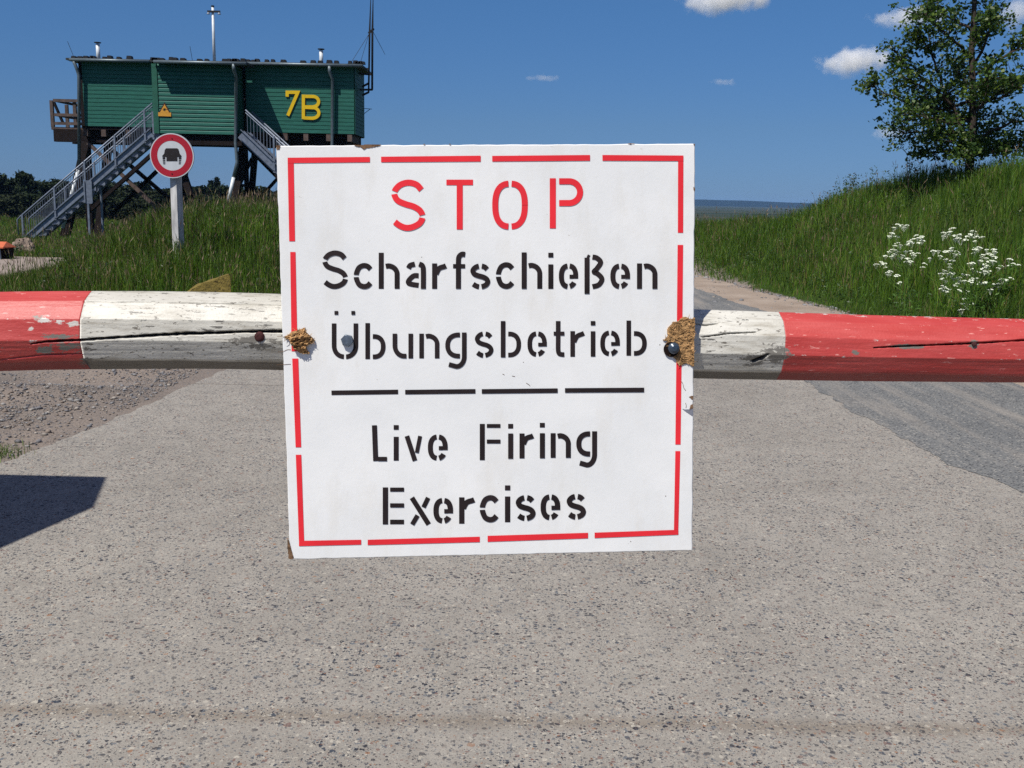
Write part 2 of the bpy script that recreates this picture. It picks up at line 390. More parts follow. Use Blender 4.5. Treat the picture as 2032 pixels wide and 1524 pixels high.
def mesh_np(name, verts, faces_by_n, mat, parent=None, tint=None, smooth=False, layer="tint"):
    """fast mesh: faces_by_n is a list of int arrays (k, n)"""
    me = bpy.data.meshes.new(name)
    me.vertices.add(len(verts)); me.vertices.foreach_set("co", np.asarray(verts, np.float32).ravel())
    tot = sum(f.size for f in faces_by_n); npoly = sum(len(f) for f in faces_by_n)
    me.loops.add(tot); me.polygons.add(npoly)
    me.loops.foreach_set("vertex_index", np.concatenate([f.ravel() for f in faces_by_n]).astype(np.int32))
    sizes = np.concatenate([np.full(len(f), f.shape[1], np.int32) for f in faces_by_n])
    me.polygons.foreach_set("loop_start", np.concatenate([[0], np.cumsum(sizes)[:-1]]).astype(np.int32))
    if smooth: me.polygons.foreach_set("use_smooth", np.ones(npoly, bool))
    me.update(calc_edges=True)
    if tint is not None:
        a = me.color_attributes.new(layer, 'FLOAT_COLOR', 'POINT')
        t = np.ones((len(verts), 4), np.float32); t[:, :tint.shape[1]] = tint
        a.data.foreach_set("color", t.ravel())
    me.materials.append(mat); me.validate()
    return link(name, me, parent)
def sst(a, b, x):
    t = np.clip((np.asarray(x, float) - a) / (b - a), 0, 1); return t * t * (3 - 2 * t)

# ------------------------------------------------------------------ terrain
def vnoise(x, y, s, seed=0):
    """cheap smooth value noise for arrays"""
    x = np.asarray(x, float) * s + 37.1 * seed; y = np.asarray(y, float) * s + 11.7 * seed
    xi = np.floor(x); yi = np.floor(y); fx = x - xi; fy = y - yi
    h = lambda a, b: np.modf(np.abs(np.sin(a * 127.1 + b * 311.7 + seed * 17.3) * 43758.5453))[0]
    fx = fx * fx * (3 - 2 * fx); fy = fy * fy * (3 - 2 * fy)
    return (h(xi, yi) * (1 - fx) + h(xi + 1, yi) * fx) * (1 - fy) + (h(xi, yi + 1) * (1 - fx) + h(xi + 1, yi + 1) * fx) * fy
def foot_right(y): return np.interp(y, [0, 10, 13, 16, 22, 30, 40, 50], [6.0, 5.5, 5.25, 4.85, 4.1, 2.7, -0.4, -3])
def road_right(y): return np.interp(y, [-8, 8.8, 12, 15.3, 18.3, 25, 35, 46], [4.75, 4.5, 4.1, 3.55, 3.3, 2.5, 0.5, -4])
def ground(x, y):
    x = np.asarray(x, float); y = np.asarray(y, float)
    hc = np.interp(y, [-5, 4, 8, 18, 20, 22, 23.2, 24.6, 26.5, 30, 35, 48, 60], [0.0, 1.4, 2.02, 2.14, 2.05, 1.84, 1.58, 1.16, 0.92, 0.74, 0.62, 0.25, 0])
    t = (x - foot_right(y)) / np.interp(y, [16, 24, 35], [4.0, 3.4, 3.0])
    right = hc * (sst(0, 1, t) * 0.55 + np.clip(t, 0, 1) * 0.45) * (1 - 0.5 * sst(14, 30, x))
    left = 1.06 * sst(-8.6, -4.8, x) * (1 - sst(-3.7, -2.75, x)) * sst(11.3, 16.6, y) * (1 - sst(19.5, 27, y)) - 0.42 * sst(-13.0, -16.5, x) * sst(28, 35, y) * (1 - sst(40, 46, y))
    off = np.maximum(sst(0.1, 0.9, right), sst(0.05, 0.4, left))
    bumps = (vnoise(x, y, 0.9, 1) - 0.5) * 0.22 * off + (vnoise(x, y, 2.3, 2) - 0.5) * 0.08 * off
    verge = sst(-2.75, -3.6, x) * (1 - sst(10, 13, y)) * (vnoise(x, y, 1.7, 3) - 0.35) * 0.10
    drop = -8.0 * sst(46, 165, y) - 8.0 * sst(60, 200, np.abs(x)) * (1 - sst(46, 165, y))
    return right + left + bumps + verge + drop

def axis(lo, hi, fine_lo, fine_hi, step, grow=1.28):
    a = list(np.arange(fine_lo, fine_hi + 1e-6, step))
    d = step
    while a[-1] < hi: d *= grow; a.append(a[-1] + d)
    d = step; b = []
    p = fine_lo
    while p > lo: d *= grow; p -= d; b.append(p)
    return np.array(b[::-1] + a)
gx = axis(-7000, 7000, -20, 20, 0.25); gy = axis(-400, 7500, -2, 50, 0.25)
GX, GY = np.meshgrid(gx, gy)
GZ = ground(GX, GY)
zone = np.zeros((GX.size, 3), np.float32)
dirt_left = (1 - sst(-1.0, 1.0, (GX + 2.6) / 0.3)) * (1 - sst(10.2, 11.8, GY + (vnoise(GX, GY, 0.5, 5) - 0.5) * 2)) * (1 - sst(9, 12, -GX))
dirt_right = sst(2.0, 2.6, GX) * (1 - sst(-0.35, 0.25, GX - foot_right(GY)))
mid_road = sst(-2.9, -2.5, GX) * (1 - sst(4.0, 5.0, GX)) * (1 - sst(26, 30, GY))
zone[:, 0] = np.maximum(np.maximum(dirt_left, dirt_right * (GY < 34)), mid_road).ravel()
zone[:, 1] = sst(60, 120, np.maximum(GY, np.abs(GX) * 0.6)).ravel()
nx, ny = len(gx), len(gy)
ii = (np.arange(ny - 1)[:, None] * nx + np.arange(nx - 1)[None, :]).ravel()
quads = np.stack([ii, ii + 1, ii + 1 + nx, ii + nx], 1)
structure(mesh_np("ground", np.stack([GX, GY, GZ], -1).reshape(-1, 3), [quads], M['ground'], tint=zone, smooth=True, layer="zone"))

def sheet(name, ys, xl, xr, z, mat, cols=14):
    ys = np.asarray(ys); xl = np.asarray(xl); xr = np.asarray(xr)
    t = np.linspace(0, 1, cols)
    X = xl[:, None] * (1 - t) + xr[:, None] * t; Y = np.repeat(ys[:, None], cols, 1)
    V = np.stack([X, Y, np.full_like(X, z)], -1).reshape(-1, 3)
    n = len(ys); i0 = (np.arange(n - 1)[:, None] * cols + np.arange(cols - 1)[None]).ravel()
    return mesh_np(name, V, [np.stack([i0, i0 + 1, i0 + 1 + cols, i0 + cols], 1)], mat)
ys = np.arange(-8, 12.01, 0.04)
jl = (vnoise(ys, 0 * ys, 1.1, 11) - 0.5) * 0.16 + (vnoise(ys, 0 * ys, 6, 12) - 0.5) * 0.07 + (vnoise(ys, 0 * ys, 19, 13) - 0.5) * 0.03
structure(sheet("concrete_road", ys, np.interp(ys, [-8, 5.5, 8.8, 12], [-3.2, -2.86, -2.58, -2.5]) + jl, np.full_like(ys, 3.3), 0.012, M['concrete']))
ys = np.arange(-8, 46.01, 0.04)
jl = (vnoise(ys, 0 * ys, 1.3, 21) - 0.5) * 0.2 + (vnoise(ys, 0 * ys, 7, 22) - 0.5) * 0.09 + (vnoise(ys, 0 * ys, 23, 23) - 0.5) * 0.03
jr = (vnoise(ys, 0 * ys, 0.9, 24) - 0.5) * 0.25 + (vnoise(ys, 0 * ys, 5, 25) - 0.5) * 0.1
xl = np.where(ys < 10.5, np.interp(ys, [-8, 2, 5.3, 6.4, 7.3, 10.5], [3.6, 3.05, 2.8, 2.69, 2.58, 2.55]) + jl, np.maximum(road_right(ys) - 5.4, -2.6) * sst(10.5, 11.2, ys) + 2.55 * (1 - sst(10.5, 11.2, ys)))
xl = np.where(ys > 25, road_right(ys) - 5.1, xl)
structure(sheet("asphalt_road", ys, xl, road_right(ys) + jr, 0.0145, M['asphalt']))
ys = np.arange(-6, 30, 0.1)
structure(sheet("sandy_shoulder", ys, road_right(ys) - 0.4, foot_right(ys) - 0.15 + (vnoise(ys, 0 * ys, 1.2, 31) - 0.5) * 0.5, 0.008, M['sand']))
ys = np.arange(17.0, 23.4, 0.1)
structure(sheet("gravel_track", ys, np.full_like(ys, -40), np.interp(ys, [17, 19, 21, 23.4], [-7.9, -7.6, -8.2, -9.4]) + (vnoise(ys, 0 * ys, 1.5, 33) - 0.5) * 0.6, 0.012, M['track']))

# wooded ridge on the horizon
hx = np.linspace(-5200, 5200, 500)
prof = 8 + 7.5 * vnoise(hx, 0 * hx, 0.0011, 41) + 3.5 * vnoise(hx, 0 * hx, 0.004, 42) + 1.6 * vnoise(hx, 0 * hx, 0.03, 43)
prof = prof * (1 - 0.45 * sst(700, 1300, hx))
rows = [(3400, 0.0), (3480, 0.72), (3560, 1.0), (3700, 1.0), (3900, 0.0)]
HV = np.concatenate([np.stack([hx, np.full_like(hx, yy), -8.4 + (prof + 6) * k], -1) for yy, k in rows])
i0 = (np.arange(4)[:, None] * 500 + np.arange(499)[None]).ravel()
M['hills'] = simple('distant_wood', lin(20, 30, 22), 0.95, 0.05, 0, 0.3, 0.02)
structure(mesh_np("hills", HV, [np.stack([i0, i0 + 1, i0 + 501, i0 + 500], 1)], M['hills'], smooth=True))

# ------------------------------------------------------------------ warning board on the barrier
_c = [ray(548, 289), ray(1379.5, 285), ray(1372, 1092), ray(573, 1110)]
_, _, _v = np.linalg.svd(np.array([_c[0], -_c[1], _c[2], -_c[3]]).T)
_t = _v[-1] / _v[-1][0]
_P = [c * t for c, t in zip(_c, _t)]
_s = 0.60 / np.linalg.norm(_P[1] - _P[0])
BO = ORG + _P[0] * _s
EX = (_P[1] - _P[0]); EX /= np.linalg.norm(EX)
EY = (_P[3] - _P[0]); EY -= EX * (EX @ EY); EY /= np.linalg.norm(EY)     # downwards
EN = np.cross(EX, EY); EN = -EN if EN[1] > 0 else EN                      # towards the viewer
def uv(px, py):
    d = ray(px, py); t = ((BO - ORG) @ EN) / (d @ EN); q = ORG + d * t - BO
    return q @ EX, q @ EY
def bp(u, v, h=0.0): return BO + EX * u + EY * v + EN * h
def bpx(px, py, h=0.0): return bp(*uv(px, py), h)
BW = 0.60; BH = 0.6005
sign = thing("warning_board", bp(BW / 2, BH, -0.005), "white square board stencilled STOP in red, bolted to the red and white bar", "warning sign")
per = []
N = 90
def jit(i, s): return (mnoise.noise(Vector((i * 0.31, s * 7.3, 0))) * 0.0007 + mnoise.noise(Vector((i * 1.7, s * 3.1, 4))) * 0.0004)
for i in range(N): per.append((BW * i / N, jit(i, 1)))
for i in range(N): per.append((BW + jit(i, 2), BH * i / N))
for i in range(N): per.append((BW * (1 - i / N), BH + jit(i, 3)))
for i in range(N): per.append((jit(i, 4), BH * (1 - i / N)))
n = len(per); cu, cv = BW / 2, BH / 2
def inset(p, d): return (p[0] + d * np.sign(cu - p[0]) * (abs(p[0] - cu) > cu - 0.004), p[1] + d * np.sign(cv - p[1]) * (abs(p[1] - cv) > cv - 0.004))
b_ = MB()
front = [inset(p, 0.0012) for p in per]
vs = [bp(*p, 0.0) for p in front] + [bp(*p, -0.0012) for p in per] + [bp(*p, -0.010) for p in per]
fs = [tuple(range(n))] + [tuple(range(3 * n - 1, 2 * n - 1, -1))]
for k in (0, 1): fs += [(k * n + i, k * n + n + i, k * n + n + (i + 1) % n, k * n + (i + 1) % n) for i in range(n)]
b_.add(vs, fs); b_.build("panel", M['board'], sign)

HT = 0.0005
def arc(cx, cy, rx, ry, a0, a1, n=22, p=2.0):
    out = []
    for i in range(n + 1):
        a = R_(a0 + (a1 - a0) * i / n); c, s = math.cos(a), math.sin(a)
        out.append((cx + rx * math.copysign(abs(c) ** (2 / p), c), cy - ry * math.copysign(abs(s) ** (2 / p), s)))
    return out
def spl(pts, n=9):
    out = []
    P = [pts[0]] + list(pts) + [pts[-1]]
    for i in range(1, len(P) - 2):
        p0, p1, p2, p3 = (np.array(P[i + k], float) for k in (-1, 0, 1, 2))
        for k in range(n):
            t = k / n
            out.append(tuple(0.5 * (2 * p1 + (p2 - p0) * t + (2 * p0 - 5 * p1 + 4 * p2 - p3) * t * t + (3 * p1 - p0 - 3 * p2 + p3) * t ** 3)))
    out.append(tuple(pts[-1])); return out
def cut(path, boxes):
    """split a dense path where it runs through a stencil bridge"""
    fine = []
    for a, b in zip(path[:-1], path[1:]):
        k = max(1, int(math.hypot(b[0] - a[0], b[1] - a[1]) / 0.6))
        fine += [(a[0] + (b[0] - a[0]) * i / k, a[1] + (b[1] - a[1]) * i / k) for i in range(k)]
    fine.append(path[-1])
    runs, cur = [], []
    for p in fine:
        if any(x0 <= p[0] <= x1 and y0 <= p[1] <= y1 for x0, y0, x1, y1 in boxes):
            if len(cur) > 1: runs.append(cur)
            cur = []
        else: cur.append(p)
    if len(cur) > 1: runs.append(cur)
    return runs
SK = [0]
def stroke(mb, path, w, h=None):
    if h is None: SK[0] += 1; h = HT + (SK[0] % 4) * 0.00012
    P = np.array(path, float); d = np.gradient(P, axis=0)
    L = np.linalg.norm(d, axis=1, keepdims=True); d = d / np.maximum(L, 1e-9)
    nrm = np.stack([-d[:, 1], d[:, 0]], 1) * w / 2
    A = P + nrm; B = P - nrm
    vs = []
    for a, b in zip(A, B): vs += [bpx(*a, h), bpx(*b, h)]
    mb.add(vs, [(2 * i, 2 * i + 1, 2 * i + 3, 2 * i + 2) for i in range(len(P) - 1)])
def line(mb, a, b, w):
    stroke(mb, [a, ((a[0] + b[0]) / 2, (a[1] + b[1]) / 2), b], w)
def polyline(mb, pts, w):
    """square-cornered strokes"""
    for a, b in zip(pts[:-1], pts[1:]): line(mb, a, b, w)

S_PATH = [(0.95, 0.16), (0.78, 0.045), (0.5, 0.0), (0.22, 0.05), (0.04, 0.17), (0.02, 0.28), (0.14, 0.40), (0.4, 0.475), (0.68, 0.53), (0.9, 0.62), (0.99, 0.75), (0.9, 0.89), (0.66, 0.98), (0.42, 1.0), (0.2, 0.95), (0.03, 0.87)]
def glyph(mb, ch, x0, y0, x1, y1, w, yx=None, gap=4.0):
    c = w / 2; W = x1 - x0; Hh = y1 - y0
    X0, Y0, X1, Y1 = x0 + c, y0 + c, x1 - c, y1 - c
    xm = (x0 + x1) / 2; ym = (y0 + y1) / 2
    mp = lambda pts: [(X0 + (X1 - X0) * a, Y0 + (Y1 - Y0) * b) for a, b in pts]
    def many(path, boxes=()):
        for r in cut(path, boxes): stroke(mb, r, w)
    V = lambda x, a, b: line(mb, (x, a), (x, b), w)
    if ch == 'S':
        yl = Y0 + 0.225 * (Y1 - Y0); yr = Y0 + 0.75 * (Y1 - Y0)
        many(spl(mp(S_PATH)), [(x0 - 9, yl - gap / 2, xm - W * 0.15, yl + gap / 2), (xm + W * 0.15, yr - gap / 2, x1 + 9, yr + gap / 2)])
    elif ch == 's':
        many(spl(mp(S_PATH)), [(xm - gap / 2, y0 - 9, xm + gap / 2, y0 + Hh * 0.25), (xm - gap / 2, y1 - Hh * 0.25, xm + gap / 2, y1 + 9)])
    elif ch == 'T':
        line(mb, (x0, Y0), (x1, Y0), w * 0.92); V(xm, y0 + w * 0.9, y1)
    elif ch == 'O':
        many(arc(xm, ym, W / 2 - c, Hh / 2 - c, 0, 360, 70, 2.5), [(xm - gap / 2, y0 - 9, xm + gap / 2, ym), (xm - gap / 2, ym, xm + gap / 2, y1 + 9)])
    elif ch == 'P':
        V(X0 + w * 0.08, y0, y1); g0 = x0 + w + gap * 1.5; yb = y0 + 0.555 * Hh - c; r = (yb - Y0) / 2
        many([(g0, Y0)] + arc(X1 - r, Y0 + r, r, r, 90, -90) + [(g0, yb)])
    elif ch == 'c':
        many(spl(mp([(1.02, 0.17), (0.8, 0.03), (0.5, 0.0), (0.2, 0.1), (0.03, 0.33), (0.0, 0.5), (0.03, 0.67), (0.2, 0.9), (0.5, 1.0), (0.8, 0.97), (1.02, 0.83)])), [(x0 - 9, ym - gap / 2, xm, ym + gap / 2)])
    elif ch in 'hn':
        V(X0, y0, y1); yt = (yx if ch == 'h' else y0) + c; g0 = x0 + w + gap
        ry = (y1 - yt) * 0.36
        many([(g0, yt + 1.0)] + arc(X1 - (X1 - g0) * 0.8, yt + ry, (X1 - g0) * 0.8, ry, 90, 0, 14) + [(X1, y1)])
    elif ch == 'i':
        V(xm, yx, y1); line(mb, (xm, y0), (xm, y0 + w * 0.92), w)
    elif ch == 'r':
        V(X0, y0, y1)
        many(spl([(X0 + c * 0.6, y0 + Hh * 0.42), (xm, y0 + Hh * 0.2), (x1 - W * 0.12, Y0 + 1.0), (x1, Y0 - 0.5)]))
    elif ch == 'a':
        many(spl([(X0, y0 + Hh * 0.25), (x0 + W * 0.22, y0 + Hh * 0.14), (x0 + W * 0.45, Y0)]))
        many(spl([(x0 + W * 0.66, Y0), (X1 - W * 0.05, y0 + Hh * 0.15), (X1, y0 + Hh * 0.34), (X1, y1)]))
        xr = x0 + W * 0.64
        many(spl([(xr, y0 + Hh * 0.52), (x0 + W * 0.38, y0 + Hh * 0.53), (X0 + 0.6, y0 + Hh * 0.70), (X0 + 1, y0 + Hh * 0.8), (x0 + W * 0.38, Y1 - Hh * 0.06), (xr, Y1 - Hh * 0.035)]))
    elif ch == 'f':
        xs = x0 + W * 0.44
        many(spl([(x1, Y0 + 1), (x0 + W * 0.72, Y0 + 0.5), (xs + 1, y0 + Hh * 0.15), (xs, y0 + Hh * 0.3), (xs, ym), (xs, y1)]))
        yb = y0 + Hh * 0.395; line(mb, (x0, yb), (xs - c, yb), w * 0.85); line(mb, (xs + c, yb), (x1, yb), w * 0.85)
    elif ch == 'e':
        many(arc(xm, ym, W / 2 - c, Hh / 2 - c, 90, 270, 30, 2.4), [(xm - gap / 2, y0 - 9, xm + gap / 2, y1 + 9)])
        yb = y0 + Hh * 0.52
        many(arc(xm, ym, W / 2 - c, Hh / 2 - c, 89, 4, 16, 2.4) + [(X1, yb + c * 0.8)], [(xm - 9, y0 - 9, xm + gap / 2, y1 + 9)])
        line(mb, (X1 - c, yb), (xm + gap / 2, yb), w * 0.8)
        many(arc(xm, ym, W / 2 - c, Hh / 2 - c, 271, 322, 12, 2.0), [(xm - 9, ym, xm + gap / 2, y1 + 9)])
    elif ch == 'ß':
        V(X0, y0 + Hh * 0.08, y1); stroke(mb, [(X0 + c * 0.3, y0 + Hh * 0.1), (X0 + c * 0.55, y0 + Hh * 0.05), (X0 + c * 0.9, y0 + 1)], w * 0.55)
        g0 = x0 + W * 0.40; yl = y0 + Hh * 0.87 - c
        many(spl([(g0, Y0), (x0 + W * 0.62, Y0 + 2), (x1 - W * 0.14 - c * 0.4, y0 + Hh * 0.2), (x0 + W * 0.62, y0 + Hh * 0.36), (x0 + W * 0.48, y0 + Hh * 0.44), (x0 + W * 0.66, y0 + Hh * 0.49), (X1, y0 + Hh * 0.62), (x0 + W * 0.72, yl - 3), (g0, yl + 1)]))
    elif ch == 'U':
        r = W / 2 - c
        many([(X0, y0), (X0, Y1 - r * 1.05)] + arc(xm, Y1 - r * 1.05, r, r * 1.05, 180, 360, 30, 2.2) + [(X1, y0)], [(xm - gap / 2, ym, xm + gap / 2, y1 + 9)])
    elif ch == 'b':
        V(X0, y0, y1); g0 = x0 + w + gap * 1.4; r = (Y1 - (yx + c)) / 2
        many([(g0, yx + c)] + arc(g0 + 2, yx + c + r, X1 - g0 - 2, r, 84, -84, 24, 2.3) + [(g0, Y1)])
    elif ch == 'u':
        V(X1, y0, y1); r = Hh * 0.42; g1 = x1 - w - gap
        many([(X0, y0), (X0, Y1 - r)] + arc(X0 + (g1 - X0) * 0.8, Y1 - r, (g1 - X0) * 0.8, r, 180, 270, 14) + [(g1, Y1)])
    elif ch == 'g':
        g1 = x1 - w - gap; yb = yx - c; r = (yb - Y0) / 2
        many([(g1, Y0)] + arc(g1 - 2, Y0 + r, g1 - 2 - X0, r, 96, 264, 24, 2.3) + [(g1, yb)])
        many([(X1, y0), (X1, yb)] + arc(X1 - W * 0.36, y1 - c - (y1 - c - yb) * 0.95, W * 0.36, (y1 - c - yb) * 0.95, 0, -92, 16) + [(x0 + W * 0.17, y1 - c - 4)])
    elif ch == 't':
        xs = x0 + W * 0.42
        many(spl([(xs, y0), (xs, ym), (xs, y1 - Hh * 0.2), (xs + W * 0.1, Y1 - 2), (x1 - W * 0.18, Y1), (x1, Y1)]))
        yb = y0 + Hh * 0.35; line(mb, (x0, yb), (xs - c, yb), w * 0.85); line(mb, (xs + c, yb), (x1, yb), w * 0.85)
    elif ch == 'L':
        line(mb, (X0, y0), (X0 + 2.5, y1), w); line(mb, (X0 + 2 + c, Y1 + 1), (x1, Y1 + 1), w * 0.86)
    elif ch in 'EF':
        V(X0, y0, y1); g0 = x0 + w + gap
        line(mb, (g0, Y0 - 1), (x1, Y0 - 1), w * 0.76); line(mb, (g0, y0 + Hh * 0.485), (x1, y0 + Hh * 0.485), w * 0.78)
        if ch == 'E': line(mb, (g0, Y1 + 0.5), (x1, Y1 + 0.5), w * 0.86)
    elif ch == 'x':
        line(mb, (x0 + c * 1.1, y0), (x1 - c * 1.1, y1), w * 0.95)
        line(mb, (x1 - c * 1.3, y0), (xm + W * 0.14, ym - Hh * 0.14), w * 0.85); line(mb, (xm - W * 0.12, ym + Hh * 0.16), (x0 + c * 1.2, y1), w * 0.85)
    elif ch == 'v':
        xb = x0 + W * 0.58
        line(mb, (x0 + c, y0), (xb, y1), w * 0.95); line(mb, (x1 - c, y0), (xb + W * 0.10, y0 + Hh * 0.68), w * 0.78)

WORDS = [
    ('stencil_red', 12, [('S', 775.8, 356.4, 845, 458), ('T', 885.8, 356, 938.6, 455.3), ('O', 976.7, 358.5, 1047.3, 455.5), ('P', 1089.9, 353.8, 1157, 453.2)]),
    ('stencil_black', 10, [('S', 639, 497, 691, 573.3), ('c', 702, 522, 739.6, 573.3), ('h', 751.5, 501.5, 793, 573, 522.5), ('a', 805.5, 519, 845, 573), ('r', 857.4, 522.7, 885, 573), ('f', 899, 499, 923, 573), ('s', 933, 522.7, 973, 574), ('c', 984, 520.5, 1021, 573), ('h', 1035, 500.8, 1076, 573, 521.5), ('i', 1087.8, 501.5, 1098, 573, 524.6), ('e', 1108.8, 522.7, 1147.3, 573.3), ('ß', 1159.7, 505, 1199.3, 583), ('e', 1211, 523, 1250, 573.3), ('n', 1263.8, 522.7, 1304.3, 573)]),
    ('stencil_black', 9.2, [('U', 658.4, 641.7, 710.8, 712.5), ('b', 725, 641, 765, 712.5, 663), ('u', 779, 662, 819.7, 711), ('n', 832, 662, 872, 711), ('g', 883.6, 659.7, 925.8, 731.6, 711), ('s', 942, 657.5, 979.5, 709.8), ('b', 993.6, 637, 1034, 709, 658), ('e', 1046.6, 657.5, 1085, 707.8), ('t', 1098.6, 637, 1119.8, 708), ('r', 1131.7, 657, 1158.8, 707.8), ('i', 1171.8, 637, 1181.5, 707.4, 657.3), ('e', 1191, 655.8, 1230, 706.7), ('b', 1243, 636, 1283.3, 705.6, 657)]),
    ('stencil_black', 10, [('L', 738, 843.8, 768, 914.6), ('i', 781, 843.4, 791.4, 914, 866.6), ('v', 802.4, 865, 838.6, 914), ('e', 849, 862, 888.4, 914), ('F', 952, 841, 993, 913), ('i', 1008, 841, 1018.5, 910, 860), ('r', 1030.8, 860, 1057.9, 909.4), ('i', 1070.9, 839, 1081.3, 909, 859.4), ('n', 1092.5, 859.4, 1132.6, 908.3), ('g', 1143.4, 855.7, 1184.8, 927.6, 905.5)]),
    ('stencil_black', 10.6, [('E', 759.5, 967, 801.8, 1040.4), ('x', 811.5, 987.4, 856.5, 1040.4), ('e', 860, 987.8, 899, 1038.7), ('r', 911, 986.7, 941, 1039), ('c', 952, 982.4, 990, 1036), ('i', 1001.8, 963, 1012.6, 1036, 985), ('s', 1023, 982, 1063, 1033.7), ('e', 1072.6, 980.7, 1111.6, 1032), ('s', 1124, 979.6, 1163, 1030.7)]),
]
for k, (mt, w, gl) in enumerate(WORDS):
    for it in gl:
        mb = MB(); glyph(mb, it[0], *it[1:5], w, it[5] if len(it) > 5 else None, 5.0 if k == 0 else 4.0)
        if it[0] == 'U':
            for x in (667.5, 701): line(mb, (x, 617), (x, 624.5), 7.5)
        mb.build("letter", M[mt], sign, fix=False)
def quad_px(mb, a, b, c, d, h=HT): mb.add([bpx(*a, h), bpx(*b, h), bpx(*c, h), bpx(*d, h)], [(0, 1, 2, 3)])
for xa, xb, ya, yb in ((657.8, 790, 779.4, 777.6), (804, 943.4, 778, 776.4), (956, 1106.6, 776.6, 775), (1121, 1278, 774.6, 773.6)): mb = MB(); line(mb, (xa, ya), (xb, yb), 9); mb.build("divider_dash", M['stencil_black'], sign, fix=False)
for xa0, xb0, ya, xa1, xb1, yb in ((571, 583, 323.8, 574, 585.5, 478.7), (576, 586.5, 500, 578.7, 590.5, 697), (580, 592, 711.4, 586.7, 597.8, 887.5), (587, 598, 902.3, 593.2, 603.6, 1073.2),
                                    (1345.4, 1356, 319.6, 1345, 1355.5, 461.8), (1344.5, 1355.5, 486, 1342.5, 1353.5, 700), (1342, 1352.5, 712, 1340, 1350.4, 882), (1340, 1349.8, 895, 1337.2, 1346, 1051)):
    mb = MB(); quad_px(mb, (xa0, ya), (xb0, ya), (xb1, yb), (xa1, yb)); mb.build("border_dash", M['stencil_red'], sign, fix=False)
for xa, ya0, ya1, xb, yb0, yb1 in ((571, 313, 323.8, 734, 311.4, 322), (756.3, 311, 322, 953.8, 309, 320.6), (976.7, 309.4, 320.6, 1170.7, 307.6, 319), (1195.4, 307.6, 319, 1356, 308.7, 319.6),
                                    (593.4, 1073, 1083.5, 716.7, 1070.8, 1080.5), (729.7, 1070.8, 1081.4, 952, 1064.7, 1075.5), (967.6, 1063, 1075, 1166.8, 1057, 1068), (1179.8, 1056.7, 1067.5, 1346, 1051, 1060.8)):
    mb = MB(); quad_px(mb, (xa, ya0), (xb, yb0), (xb, yb1), (xa, ya1), HT + 0.0002); mb.build("border_dash", M['stencil_red'], sign, fix=False)

def inpoly(x, y, poly):
    r = False; j = len(poly) - 1
    for i in range(len(poly)):
        xi, yi = poly[i]; xj, yj = poly[j]
        if (yi > y) != (yj > y) and x < (xj - xi) * (y - yi) / (yj - yi) + xi: r = not r
        j = i
    return r
def torn(name, poly, mat, amp, step, dome=0.0, base=0.0008, seed=0):
    """lumpy patch inside an outline given in photo pixels, standing on the board"""
    xs = [p[0] for p in poly]; ys_ = [p[1] for p in poly]
    cx, cy = sum(xs) / len(xs), sum(ys_) / len(ys_); rx = (max(xs) - min(xs)) / 2; ry = (max(ys_) - min(ys_)) / 2
    gx_ = np.arange(min(xs) - step, max(xs) + step, step); gy_ = np.arange(min(ys_) - step, max(ys_) + step, step)
    idx = {}; mb = MB(); vs = []; fs = []
    def vid(i, j):
        if (i, j) not in idx:
            x, y = gx_[i], gy_[j]; r = min(1, math.hypot((x - cx) / rx, (y - cy) / ry))
            nz = mnoise.fractal(Vector((x * 0.09, y * 0.14, seed)), 0.8, 2.1, 4) + 0.55 * abs(mnoise.noise(Vector((x * 0.35, y * 0.5, seed + 3))))
            h = base + max(0.0, amp * (0.55 + 0.8 * nz)) + dome * (1 - r ** 2.5) * (0.75 + 0.5 * nz)
            jx, jy = mnoise.noise(Vector((x, y, 1.0))) * step * 0.4, mnoise.noise(Vector((x, y, 9.0))) * step * 0.4
            idx[(i, j)] = len(vs); vs.append(bpx(x + jx, y + jy, max(h, 0.0003)))
        return idx[(i, j)]
    edge = {}
    for i in range(len(gx_) - 1):
        for j in range(len(gy_) - 1):
            if inpoly(gx_[i] + step / 2, gy_[j] + step / 2, poly):
                q = (vid(i, j), vid(i + 1, j), vid(i + 1, j + 1), vid(i, j + 1)); fs.append(q)
                for a, b in zip(q, q[1:] + q[:1]): edge[(a, b)] = 1
    for (a, b) in list(edge):
        if (b, a) not in edge:                     # skirt down to the board
            o = len(vs)
            for k in (a, b):
                p = vs[k]; hh = (p - BO) @ EN; vs.append(p - EN * (hh - 0.0001))
            fs.append((b, a, o, o + 1))
    mb.add(vs, fs); return mb
def fibres(mb, poly, cnt, seed, hmax):
    rr = random.Random(seed); xs = [p[0] for p in poly]; ys_ = [p[1] for p in poly]; k = 0
    while k < cnt:
        x, y = rr.uniform(min(xs), max(xs)), rr.uniform(min(ys_), max(ys_))
        if not inpoly(x, y, poly): continue
        k += 1; a = rr.uniform(0, 6.28); L = rr.uniform(3, 9); h0 = rr.uniform(0.3, 1) * hmax
        pts = [bpx(x + math.cos(a + s * 0.5 * rr.uniform(-1, 1)) * L * s, y + math.sin(a) * L * s, h0 + 0.0006 * math.sin(s * 3)) for s in (0, 0.5, 1)]
        mb.tube(pts, [0.00045, 0.0004, 0.0002], 4, False)
T8 = lambda p: (1280 + p[0] / 6.927, 600 + p[1] / 6.927)
poly_r = [T8(p) for p in [(682, 200), (650, 222), (620, 230), (585, 215), (560, 200), (520, 198), (470, 240), (430, 270), (380, 268), (355, 310), (310, 350), (298, 400), (310, 450), (292, 500), (245, 508), (255, 530), (300, 528), (302, 570), (285, 640), (310, 710), (345, 745), (410, 760), (430, 800), (450, 850), (500, 866), (560, 840), (610, 850), (650, 892), (668, 880)]]
